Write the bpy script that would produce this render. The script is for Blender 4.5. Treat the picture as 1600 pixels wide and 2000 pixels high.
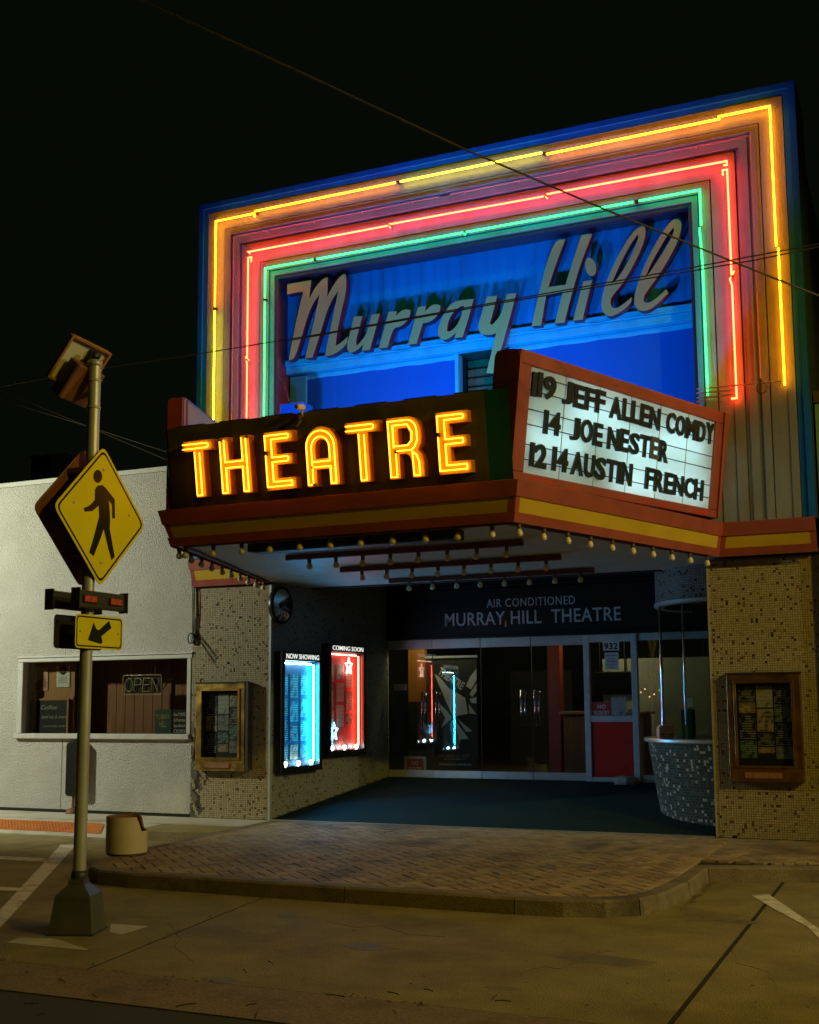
import bpy, math, random
import numpy as np
from mathutils import Vector, Matrix
from mathutils.geometry import tessellate_polygon

random.seed(7)
rng = np.random.default_rng(7)
SC = bpy.context.scene
COL = SC.collection
for o in list(bpy.data.objects):
    bpy.data.objects.remove(o)

# ---------------------------------------------------------------- camera
F, CX, CY = 2276.0, 800.0, 1096.0          # calibrated on the 1600x2000 photograph
YAW, PITCH, ROLL = math.radians(-23.8), math.radians(7.0), math.radians(-0.39)
CAM = np.array([0.0, 0.0, 1.6])
_fw = np.array([math.sin(YAW)*math.cos(PITCH), math.cos(YAW)*math.cos(PITCH), math.sin(PITCH)])
_r = np.array([math.cos(YAW), -math.sin(YAW), 0.0])
_u = np.cross(_r, _fw)
_r2 = _r*math.cos(ROLL) + _u*math.sin(ROLL)
_u2 = -_r*math.sin(ROLL) + _u*math.cos(ROLL)
cam = bpy.data.cameras.new('camera')
cam.sensor_fit = 'HORIZONTAL'; cam.sensor_width = 36.0
cam.lens = F/1600*36.0
cam.shift_x = 0.0; cam.shift_y = (CY-1000.0)/1600.0
cam.clip_start = 0.05; cam.clip_end = 2000
camo = bpy.data.objects.new('camera', cam)
camo.matrix_world = Matrix(((_r2[0], _u2[0], -_fw[0], CAM[0]), (_r2[1], _u2[1], -_fw[1], CAM[1]),
                            (_r2[2], _u2[2], -_fw[2], CAM[2]), (0, 0, 0, 1)))
COL.objects.link(camo); SC.camera = camo

# ---------------------------------------------------------------- world: night sky, no sun or moon
W = bpy.data.worlds.new('World'); SC.world = W; W.use_nodes = True
bg = W.node_tree.nodes['Background']
bg.inputs['Color'].default_value = (0.55, 0.85, 0.42, 1)
bg.inputs['Strength'].default_value = 0.0034
SC.view_settings.view_transform = 'Standard'; SC.view_settings.look = 'None'
SC.view_settings.exposure = 0.0; SC.view_settings.gamma = 1.0; SC.view_settings.use_curve_mapping = False
cy = SC.cycles
cy.max_bounces = 7; cy.diffuse_bounces = 3; cy.glossy_bounces = 4; cy.transmission_bounces = 4; cy.transparent_max_bounces = 16
cy.caustics_reflective = False; cy.caustics_refractive = False
cy.sample_clamp_indirect = 3.0; cy.sample_clamp_direct = 0.0
cy.use_denoising = True
cy.use_light_tree = True
SODIUM = (1.0, 0.70, 0.05)
WARM = (1.0, 0.84, 0.48)
LED = (0.97, 1.0, 0.74)
BLUE = (0.0, 0.30, 1.0)

def spot(name, loc, target, color, watts, angle, blend=0.5, radius=0.1):
    l = bpy.data.lights.new(name, 'SPOT'); l.energy = watts; l.color = color
    l.spot_size = math.radians(angle); l.spot_blend = blend; l.shadow_soft_size = radius
    o = bpy.data.objects.new(name, l); COL.objects.link(o); o.location = loc
    d = Vector(target)-Vector(loc); o.rotation_euler = d.to_track_quat('-Z', 'Y').to_euler()
    return o
# lamps of the place that stand outside the picture (their posts and heads are built at the end)
LAMP_STREET = (9.0, 4.2, 8.4)        # sodium street lamp over the road
LAMP_FLOOD = (7.4, 9.2, 5.6)         # flood lamp on a pole further down the pavement, trained on the marquee
LAMP_WALL = (-14.6, 9.4, 4.3)      # white lamp in front of the shop's wall
E_STREET, E_FLOOD, E_WALL = 2300, 950, 1150
spot('street_light', LAMP_STREET, (6.5, 5.0, 0), SODIUM, E_STREET, 144, 0.25, 0.16)
spot('flood_light', LAMP_FLOOD, (-4.3, 9.2, 2.5), WARM, E_FLOOD, 56, 0.5, 0.12)
spot('wall_light', LAMP_WALL, (-11.6, 13.3, 2.3), LED, E_WALL, 86, 0.6, 0.12)

# ---------------------------------------------------------------- photograph pixel -> place
RM = np.array([_r2, -_u2, _fw])
def ray(u, v): return RM.T @ np.array([(u-CX)/F, (v-CY)/F, 1.0])
def atZ(u, v, z): d = ray(u, v); return CAM + d*((z-CAM[2])/d[2])
def atY(u, v, y): d = ray(u, v); return CAM + d*(y/d[1])
def atX(u, v, x): d = ray(u, v); return CAM + d*(x/d[0])
def atP(u, v, p, n): d = ray(u, v); n = np.array(n, float); return CAM + d*(((np.array(p)-CAM)@n)/(d@n))

# ---------------------------------------------------------------- materials
MATS = {}
def _new(name):
    m = bpy.data.materials.new(name); m.use_nodes = True; MATS[name] = m
    nt = m.node_tree; b = nt.nodes['Principled BSDF']
    return m, nt, b
def mat(name, col, rough=0.6, var=0.15, scale=6.0, bump=0.0, bscale=40.0, metal=0.0, spec=0.5, stain=None, stain_scale=1.5, stain_amt=0.5, detail=6, coat=0.0, attr=None, stretch=None, world=False, speck=0.0, bdist=0.02):
    m, nt, b = _new(name); N = nt.nodes; L = nt.links
    b.inputs['Roughness'].default_value = rough; b.inputs['Metallic'].default_value = metal
    b.inputs['Specular IOR Level'].default_value = spec; b.inputs['Coat Weight'].default_value = coat
    tc = N.new('ShaderNodeTexCoord'); mp = N.new('ShaderNodeMapping'); L.new(N.new('ShaderNodeNewGeometry').outputs['Position'] if world else tc.outputs['Object'], mp.inputs['Vector'])
    if stretch: mp.inputs['Scale'].default_value = stretch
    n1 = N.new('ShaderNodeTexNoise'); n1.inputs['Scale'].default_value = scale; n1.inputs['Detail'].default_value = detail
    L.new(mp.outputs['Vector'], n1.inputs['Vector'])
    mr = N.new('ShaderNodeMapRange'); mr.inputs['From Min'].default_value = 0.25; mr.inputs['From Max'].default_value = 0.75
    mr.inputs['To Min'].default_value = 1-var; mr.inputs['To Max'].default_value = 1+var
    L.new(n1.outputs['Fac'], mr.inputs['Value'])
    mul = N.new('ShaderNodeVectorMath'); mul.operation = 'SCALE'
    if attr:
        at = N.new('ShaderNodeAttribute'); at.attribute_name = attr; L.new(at.outputs['Color'], mul.inputs[0])
    else:
        mul.inputs[0].default_value = col
    if speck:
        ns = N.new('ShaderNodeTexNoise'); ns.inputs['Scale'].default_value = 95; ns.inputs['Detail'].default_value = 3; L.new(mp.outputs['Vector'], ns.inputs['Vector'])
        ms = N.new('ShaderNodeMapRange'); ms.inputs['From Min'].default_value = 0.3; ms.inputs['From Max'].default_value = 0.7; ms.inputs['To Min'].default_value = 1-speck; ms.inputs['To Max'].default_value = 1+speck
        L.new(ns.outputs['Fac'], ms.inputs['Value']); mm = N.new('ShaderNodeMath'); mm.operation = 'MULTIPLY'; L.new(mr.outputs['Result'], mm.inputs[0]); L.new(ms.outputs['Result'], mm.inputs[1]); L.new(mm.outputs[0], mul.inputs['Scale'])
    else:
        L.new(mr.outputs['Result'], mul.inputs['Scale'])
    out = mul.outputs['Vector']
    if stain is not None:
        n2 = N.new('ShaderNodeTexNoise'); n2.inputs['Scale'].default_value = stain_scale; n2.inputs['Detail'].default_value = 8; n2.inputs['Roughness'].default_value = 0.65
        L.new(mp.outputs['Vector'], n2.inputs['Vector'])
        r2 = N.new('ShaderNodeMapRange'); r2.inputs['From Min'].default_value = 0.50; r2.inputs['From Max'].default_value = 0.66
        r2.inputs['To Max'].default_value = stain_amt; L.new(n2.outputs['Fac'], r2.inputs['Value'])
        mx = N.new('ShaderNodeMix'); mx.data_type = 'RGBA'; L.new(r2.outputs['Result'], mx.inputs['Factor'])
        L.new(out, mx.inputs['A']); mx.inputs['B'].default_value = (*stain, 1); out = mx.outputs['Result']
    L.new(out, b.inputs['Base Color'])
    if bump:
        nb = N.new('ShaderNodeTexNoise'); nb.inputs['Scale'].default_value = bscale; nb.inputs['Detail'].default_value = 4
        L.new(mp.outputs['Vector'], nb.inputs['Vector'])
        bp = N.new('ShaderNodeBump'); bp.inputs['Strength'].default_value = bump; bp.inputs['Distance'].default_value = bdist
        L.new(nb.outputs['Fac'], bp.inputs['Height']); L.new(bp.outputs['Normal'], b.inputs['Normal'])
        # roughness variation
        rr = N.new('ShaderNodeMapRange'); rr.inputs['To Min'].default_value = max(0.02, rough-0.12); rr.inputs['To Max'].default_value = min(1, rough+0.12)
        L.new(n1.outputs['Fac'], rr.inputs['Value']); L.new(rr.outputs['Result'], b.inputs['Roughness'])
    return m
def emit(name, col, strength):
    m, nt, b = _new(name); N = nt.nodes
    N.remove(b); e = N.new('ShaderNodeEmission'); e.inputs['Color'].default_value = (*col, 1); e.inputs['Strength'].default_value = strength
    nt.links.new(e.outputs[0], N['Material Output'].inputs['Surface'])
    return m
def glass(name, tint=(0.86, 0.92, 0.9), base=0.05, power=5.0):
    m, nt, b = _new(name); N = nt.nodes; L = nt.links; N.remove(b)
    lw = N.new('ShaderNodeLayerWeight'); lw.inputs['Blend'].default_value = 0.5
    pw = N.new('ShaderNodeMath'); pw.operation = 'POWER'; pw.inputs[1].default_value = power; L.new(lw.outputs['Facing'], pw.inputs[0])
    ma = N.new('ShaderNodeMath'); ma.operation = 'MULTIPLY_ADD'; ma.inputs[1].default_value = 0.9; ma.inputs[2].default_value = base; L.new(pw.outputs[0], ma.inputs[0])
    t = N.new('ShaderNodeBsdfTransparent'); t.inputs['Color'].default_value = (*tint, 1)
    g = N.new('ShaderNodeBsdfGlossy'); g.inputs['Roughness'].default_value = 0.01
    mx = N.new('ShaderNodeMixShader'); L.new(ma.outputs[0], mx.inputs['Fac']); L.new(t.outputs[0], mx.inputs[1]); L.new(g.outputs[0], mx.inputs[2])
    L.new(mx.outputs[0], N['Material Output'].inputs['Surface'])
    return m
def translucent(name, col):
    m, nt, b = _new(name); N = nt.nodes; L = nt.links; N.remove(b)
    t = N.new('ShaderNodeBsdfTranslucent'); t.inputs['Color'].default_value = (*col, 1)
    d = N.new('ShaderNodeBsdfDiffuse'); d.inputs['Color'].default_value = (*col, 1)
    mx = N.new('ShaderNodeMixShader'); mx.inputs['Fac'].default_value = 0.5
    L.new(t.outputs[0], mx.inputs[1]); L.new(d.outputs[0], mx.inputs[2])
    g = N.new('ShaderNodeBsdfGlossy'); g.inputs['Roughness'].default_value = 0.15; m2 = N.new('ShaderNodeMixShader'); m2.inputs['Fac'].default_value = 0.04
    L.new(mx.outputs[0], m2.inputs[1]); L.new(g.outputs[0], m2.inputs[2])
    L.new(m2.outputs[0], N['Material Output'].inputs['Surface'])
    return m
def printed(name, paper, ink, rows=14.0, seed=0.0, thresh=0.5, blotch=None):
    """flat print: lines of small writing and a picture block on a sheet (coordinates of the sheet itself)"""
    m, nt, b = _new(name); N = nt.nodes; L = nt.links
    b.inputs['Roughness'].default_value = 0.5
    tc = N.new('ShaderNodeTexCoord'); mp = N.new('ShaderNodeMapping'); L.new(tc.outputs['Generated'], mp.inputs['Vector'])
    mp.inputs['Location'].default_value = (seed, seed, seed)
    sx = N.new('ShaderNodeSeparateXYZ'); L.new(tc.outputs['Generated'], sx.inputs[0])
    w = N.new('ShaderNodeMath'); w.operation = 'SINE'; m1 = N.new('ShaderNodeMath'); m1.operation = 'MULTIPLY'; m1.inputs[1].default_value = rows*6.283
    L.new(sx.outputs['Z'], m1.inputs[0]); L.new(m1.outputs[0], w.inputs[0])
    nz = N.new('ShaderNodeTexNoise'); nz.inputs['Scale'].default_value = 9.0; nz.inputs['Detail'].default_value = 5; L.new(mp.outputs['Vector'], nz.inputs['Vector'])
    ad = N.new('ShaderNodeMath'); ad.operation = 'MULTIPLY'; L.new(w.outputs[0], ad.inputs[0]); L.new(nz.outputs['Fac'], ad.inputs[1])
    gt = N.new('ShaderNodeMath'); gt.operation = 'GREATER_THAN'; gt.inputs[1].default_value = 0.22; L.new(ad.outputs[0], gt.inputs[0])
    mx = N.new('ShaderNodeMix'); mx.data_type = 'RGBA'; mx.inputs['A'].default_value = (*paper, 1); mx.inputs['B'].default_value = (*ink, 1)
    L.new(gt.outputs[0], mx.inputs['Factor'])
    n3 = N.new('ShaderNodeTexNoise'); n3.inputs['Scale'].default_value = 2.6; n3.inputs['Detail'].default_value = 6; L.new(mp.outputs['Vector'], n3.inputs['Vector'])
    g3 = N.new('ShaderNodeMath'); g3.operation = 'GREATER_THAN'; g3.inputs[1].default_value = thresh; L.new(n3.outputs['Fac'], g3.inputs[0])
    m3 = N.new('ShaderNodeMix'); m3.data_type = 'RGBA'; L.new(g3.outputs[0], m3.inputs['Factor']); L.new(mx.outputs['Result'], m3.inputs['A'])
    m3.inputs['B'].default_value = (*(blotch or ink), 1)
    L.new(m3.outputs['Result'], b.inputs['Base Color'])
    return m

mat('asphalt', (0.045, 0.05, 0.04), 0.85, 0.35, 60, 0.5, 180)
mat('gutter', (0.24, 0.18, 0.11), 0.85, 0.25, 45, 0.5, 150, speck=.35, stain=(0.09, 0.06, 0.03), stain_scale=2.2, stain_amt=0.6)
mat('concrete', (0.27, 0.225, 0.09), 0.85, 0.25, 3.0, 0.6, 90, world=True, speck=.4, stain=(0.15, 0.115, 0.06), stain_scale=0.9, stain_amt=0.75)
mat('concrete_pale', (0.52, 0.50, 0.44), 0.8, 0.12, 4.0, 0.25, 90, stain=(0.30, 0.26, 0.2), stain_scale=1.3, stain_amt=0.6)
mat('joint', (0.02, 0.018, 0.012), 0.95, 0.3, 30)
mat('kerb', (0.22, 0.18, 0.12), 0.85, 0.25, 5, 0.5, 80, speck=.25, stain=(0.05, 0.042, 0.028), stain_scale=2.0, stain_amt=0.85)
BR = []
for i, c in enumerate([(0.37, 0.265, 0.145), (0.42, 0.305, 0.175), (0.29, 0.215, 0.12), (0.38, 0.29, 0.175)]):
    BR.append(mat('brick%d' % i, c, 0.8, 0.22, 9, 0.4, 120, stain=(0.10, 0.075, 0.055), stain_scale=1.1, stain_amt=0.75, world=True, speck=.2))
mat('oil', (0.17, 0.14, 0.085), 0.6, 0.3, 9, 0.5, 90, world=True, speck=.3)
mat('road_paint', (0.72, 0.70, 0.62), 0.7, 0.12, 10, 0.3, 90, stain=(0.24, 0.2, 0.11), stain_scale=7, stain_amt=0.8)
mat('tactile', (0.55, 0.17, 0.03), 0.8, 0.2, 8, 0.2, 60)
mat('carpet', (0.014, 0.038, 0.038), 0.98, 0.35, 60, 0.6, 260, spec=0.1)
mat('stucco', (0.66, 0.65, 0.59), 0.85, 0.09, 1.2, 1.0, 62, stain=(0.50, 0.47, 0.39), stain_scale=0.9, stain_amt=0.45, speck=.12, bdist=.045)
mat('white_wood', (0.55, 0.545, 0.50), 0.5, 0.08, 8, 0.1, 60)
mat('brown_wood', (0.30, 0.13, 0.055), 0.55, 0.3, 3, 0.1, 30, stretch=(8, 8, 0.6))
mat('tan_wood', (0.42, 0.22, 0.09), 0.5, 0.2, 4, stretch=(6, 6, 1))
mat('roofing', (0.10, 0.065, 0.04), 0.9, 0.5, 7, 0.6, 20)
mat('metal_grey', (0.42, 0.43, 0.42), 0.45, 0.12, 4, metal=0.6, stain=(0.25, 0.22, 0.17), stain_scale=3, stain_amt=0.4)
mat('galvanised', (0.50, 0.53, 0.53), 0.40, 0.15, 7, metal=0.3, stain=(0.38, 0.33, 0.25), stain_scale=4, stain_amt=0.5, stretch=(3, 3, 0.5))
mat('dark_steel', (0.05, 0.055, 0.045), 0.5, 0.2, 6, metal=0.3)
mat('base_cover', (0.075, 0.08, 0.055), 0.5, 0.2, 5, 0.1, 40, stain=(0.12, 0.10, 0.06), stain_scale=4, stain_amt=0.5)
mat('rust_brown', (0.24, 0.095, 0.035), 0.6, 0.3, 4, stain=(0.10, 0.05, 0.025), stain_scale=3, stain_amt=0.6)
mat('sign_yellow', (0.84, 0.74, 0.015), 0.22, 0.05, 3, spec=0.6)
mat('sign_black', (0.012, 0.012, 0.01), 0.25, 0.1, 4, spec=0.6)
mat('lamp_red', (0.55, 0.06, 0.015), 0.25, 0.2, 30, 0.4, 120)
mat('tile', (0.5, 0.5, 0.5), 0.28, 0.10, 30, attr='tile', spec=0.5)
mat('grout', (0.16, 0.14, 0.10), 0.95, 0.25, 20, stain=(0.03, 0.026, 0.02), stain_scale=2.5, stain_amt=0.7)
mat('grout_dark', (0.16, 0.17, 0.15), 0.95, 0.25, 20)
mat('stain_crack', (0.05, 0.033, 0.02), 0.95, 0.4, 20, 0.5, 60)
mat('brass', (0.74, 0.48, 0.13), 0.32, 0.22, 6, 0.12, 30, metal=1.0, stain=(0.20, 0.10, 0.03), stain_scale=5, stain_amt=0.6)
mat('brass_dull', (0.36, 0.19, 0.06), 0.36, 0.25, 6, 0.15, 30, metal=0.9, stain=(0.14, 0.07, 0.03), stain_scale=5, stain_amt=0.6)
mat('black_board', (0.012, 0.013, 0.014), 0.6, 0.2, 6)
mat('black_frame', (0.012, 0.013, 0.013), 0.35, 0.2, 6)
mat('navy_wall', (0.03, 0.034, 0.03), 0.6, 0.2, 2)
mat('header_black', (0.012, 0.016, 0.015), 0.35, 0.25, 3)
mat('aluminium', (0.62, 0.66, 0.64), 0.35, 0.08, 8, metal=0.45)
mat('case_blue', (0.008, 0.05, 0.14), 0.7, 0.1, 4)
mat('chrome', (0.75, 0.76, 0.76), 0.10, 0.04, 8, metal=1.0)
mat('white_paint', (0.66, 0.68, 0.66), 0.45, 0.1, 8, stain=(0.40, 0.38, 0.32), stain_scale=5, stain_amt=0.35)
mat('red_panel', (0.72, 0.022, 0.004), 0.45, 0.12, 5)
mat('letter_teal', (0.55, 0.78, 0.82), 0.5, 0.08, 6)
mat('white_print', (0.75, 0.76, 0.74), 0.5, 0.04, 6)
mat('red_print', (0.55, 0.04, 0.025), 0.5, 0.06, 6)
mat('orange_wall', (0.50, 0.20, 0.03), 0.6, 0.08, 3)
mat('pale_wall', (0.42, 0.41, 0.30), 0.7, 0.1, 2)
mat('dark_wall', (0.05, 0.05, 0.04), 0.7, 0.15, 2)
mat('floor_wood', (0.12, 0.085, 0.05), 0.4, 0.2, 4)
mat('screen', (0.008, 0.008, 0.009), 0.12, 0.1, 3)
mat('red_paint', (0.35, 0.078, 0.055), 0.42, 0.14, 3.5, 0.08, 30, stain=(0.27, 0.065, 0.04), stain_scale=2.2, stain_amt=0.6)
mat('red_deep', (0.33, 0.05, 0.022), 0.38, 0.15, 3.5, 0.06, 30, stain=(0.22, 0.05, 0.03), stain_scale=2.2, stain_amt=0.5)
mat('red_bare', (0.60, 0.035, 0.015), 0.5, 0.1, 20)
mat('gold_paint', (0.62, 0.42, 0.035), 0.35, 0.10, 2.5, 0.04, 20, stain=(0.48, 0.32, 0.04), stain_scale=1.6, stain_amt=0.5)
mat('sign_green', (0.12, 0.11, 0.05), 0.33, 0.35, 1.6, 0.05, 12, stain=(0.06, 0.06, 0.025), stain_scale=1.8, stain_amt=0.7, stretch=(1.6, 1.6, 0.35))
mat('sign_teal', (0.012, 0.13, 0.20), 0.33, 0.25, 2.0, stretch=(2, 2, 0.4))
mat('letter_face', (0.85, 0.50, 0.025), 0.4, 0.08, 5, stain=(0.55, 0.30, 0.02), stain_scale=7, stain_amt=0.4)
mat('letter_side', (0.60, 0.17, 0.012), 0.45, 0.12, 6)
mat('soffit', (0.66, 0.68, 0.66), 0.45, 0.10, 2.5, spec=0.4, stain=(0.50, 0.50, 0.46), stain_scale=1.2, stain_amt=0.5)
mat('bar_brown', (0.16, 0.045, 0.03), 0.6, 0.2, 4)
mat('bulb_glass', (0.74, 0.66, 0.45), 0.22, 0.06, 8, spec=0.6)
mat('socket', (0.11, 0.075, 0.05), 0.5, 0.2, 8)
translucent('board_panel', (0.66, 0.86, 0.90))
mat('board_seam', (0.42, 0.46, 0.46), 0.6, 0.1, 6)
mat('rail_dark', (0.05, 0.06, 0.06), 0.5, 0.1, 6)
mat('letter_black', (0.014, 0.022, 0.023), 0.4, 0.25, 12, stain=(0.06, 0.065, 0.06), stain_scale=8, stain_amt=0.4)
mat('letter_smear', (0.11, 0.095, 0.09), 0.45, 0.35, 10, stain=(0.34, 0.20, 0.17), stain_scale=9, stain_amt=0.7)
mat('grey_sheet', (0.46, 0.45, 0.43), 0.6, 0.08, 3)
mat('frame_cream', (0.25, 0.265, 0.285), 0.42, 0.16, 3.0, 0.05, 40, stain=(0.22, 0.16, 0.12), stain_scale=2.6, stain_amt=0.5, stretch=(1, 1, 0.6))
mat('frame_groove', (0.06, 0.055, 0.05), 0.7, 0.2, 5)
mat('frame_blue', (0.006, 0.13, 0.58), 0.42, 0.14, 3.0, stain=(0.006, 0.09, 0.40), stain_scale=2.2, stain_amt=0.5)
mat('frame_slate', (0.03, 0.06, 0.08), 0.6, 0.2, 4)
mat('maroon', (0.22, 0.035, 0.06), 0.5, 0.15, 3)
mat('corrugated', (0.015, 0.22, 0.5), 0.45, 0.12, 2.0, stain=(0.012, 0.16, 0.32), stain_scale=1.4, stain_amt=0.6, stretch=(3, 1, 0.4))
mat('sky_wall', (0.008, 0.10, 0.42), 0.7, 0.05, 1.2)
mat('trim_pale', (0.10, 0.50, 0.66), 0.5, 0.12, 5, stain=(0.07, 0.36, 0.48), stain_scale=4, stain_amt=0.5)
mat('script_face', (0.60, 0.37, 0.13), 0.4, 0.06, 2.5)
mat('script_side', (0.17, 0.012, 0.04), 0.45, 0.12, 4)
mat('tube_off', (0.62, 0.30, 0.30), 0.25, 0.05, 5)
mat('tube_cap', (0.10, 0.06, 0.035), 0.5, 0.2, 8)
mat('wire', (0.085, 0.07, 0.04), 0.6, 0.2, 8)
mat('cable_teal', (0.03, 0.08, 0.075), 0.6, 0.2, 8)
mat('planter', (0.66, 0.58, 0.42), 0.55, 0.06, 4, 0.08, 50, stain=(0.52, 0.42, 0.27), stain_scale=3, stain_amt=0.45)
mat('planter_inside', (0.25, 0.12, 0.055), 0.8, 0.25, 6)
mat('leaf', (0.10, 0.06, 0.028), 0.8, 0.4, 20)
mat('leaf_dark', (0.028, 0.024, 0.014), 0.9, 0.4, 20)
mat('stone', (0.44, 0.40, 0.32), 0.85, 0.2, 10, 0.6, 40)
mat('pink_plastic', (0.62, 0.40, 0.34), 0.4, 0.05, 6)
mat('counter', (0.60, 0.62, 0.62), 0.25, 0.1, 5, metal=0.5)
mat('green_box', (0.02, 0.09, 0.03), 0.6, 0.2, 5)
mat('green_sign', (0.02, 0.09, 0.075), 0.5, 0.1, 5)
mat('gold_print', (0.50, 0.36, 0.12), 0.5, 0.1, 5)
mat('chalk', (0.38, 0.40, 0.36), 0.8, 0.3, 20)
mat('neon_glass_gold', (0.62, 0.53, 0.30), 0.2, 0.08, 8, spec=0.7)
glass('pane', (0.80, 0.86, 0.82), 0.07)
glass('pane_case', (0.9, 0.92, 0.9), 0.045)
glass('pane_shop', (0.82, 0.82, 0.78), 0.06)
emit('neon_orange', (1.0, 0.29, 0.004), 24.0)
emit('neon_lemon', (1.0, 0.72, 0.012), 17.0)
emit('neon_red', (1.0, 0.036, 0.010), 34.0)
emit('neon_green', (0.02, 1.0, 0.11), 8.0)
emit('neon_letter', (1.0, 0.37, 0.022), 4.8)
emit('neon_blue', (0.02, 0.48, 1.0), 260.0)
emit('neon_rose', (1.0, 0.10, 0.06), 45.0)
emit('bulb_lit', (0.62, 0.95, 1.0), 60.0)
emit('star_white', (1.0, 0.55, 0.45), 12.0)
emit('star_blue', (0.10, 0.55, 1.0), 14.0)
emit('tube_fluor', (0.66, 0.95, 1.0), 13.0)
emit('sign_lit', (0.9, 0.95, 0.86), 1.1)
emit('lamp_lens', (1.0, 0.8, 0.5), 6.0)
emit('blue_lens', (0.0, 0.15, 1.0), 6.0)
emit('fairy', (1.0, 0.55, 0.2), 2.2)
PRINTS = [printed('print_white', (0.62, 0.61, 0.55), (0.10, 0.10, 0.10), 16, 0.0, 0.62, (0.2, 0.2, 0.2)),
          printed('print_dark', (0.05, 0.05, 0.06), (0.40, 0.38, 0.34), 10, 3.1, 0.55, (0.02, 0.02, 0.03)),
          printed('print_photo', (0.28, 0.25, 0.20), (0.07, 0.06, 0.06), 5, 5.7, 0.47, (0.45, 0.38, 0.28)),
          printed('print_tan', (0.42, 0.28, 0.12), (0.12, 0.07, 0.03), 8, 8.3, 0.55, (0.52, 0.44, 0.28)),
          printed('print_grey', (0.36, 0.38, 0.38), (0.09, 0.10, 0.11), 12, 11.9, 0.5, (0.15, 0.16, 0.17)),
          printed('print_teal', (0.06, 0.16, 0.17), (0.34, 0.40, 0.36), 9, 14.2, 0.56, (0.02, 0.06, 0.08))]

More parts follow.
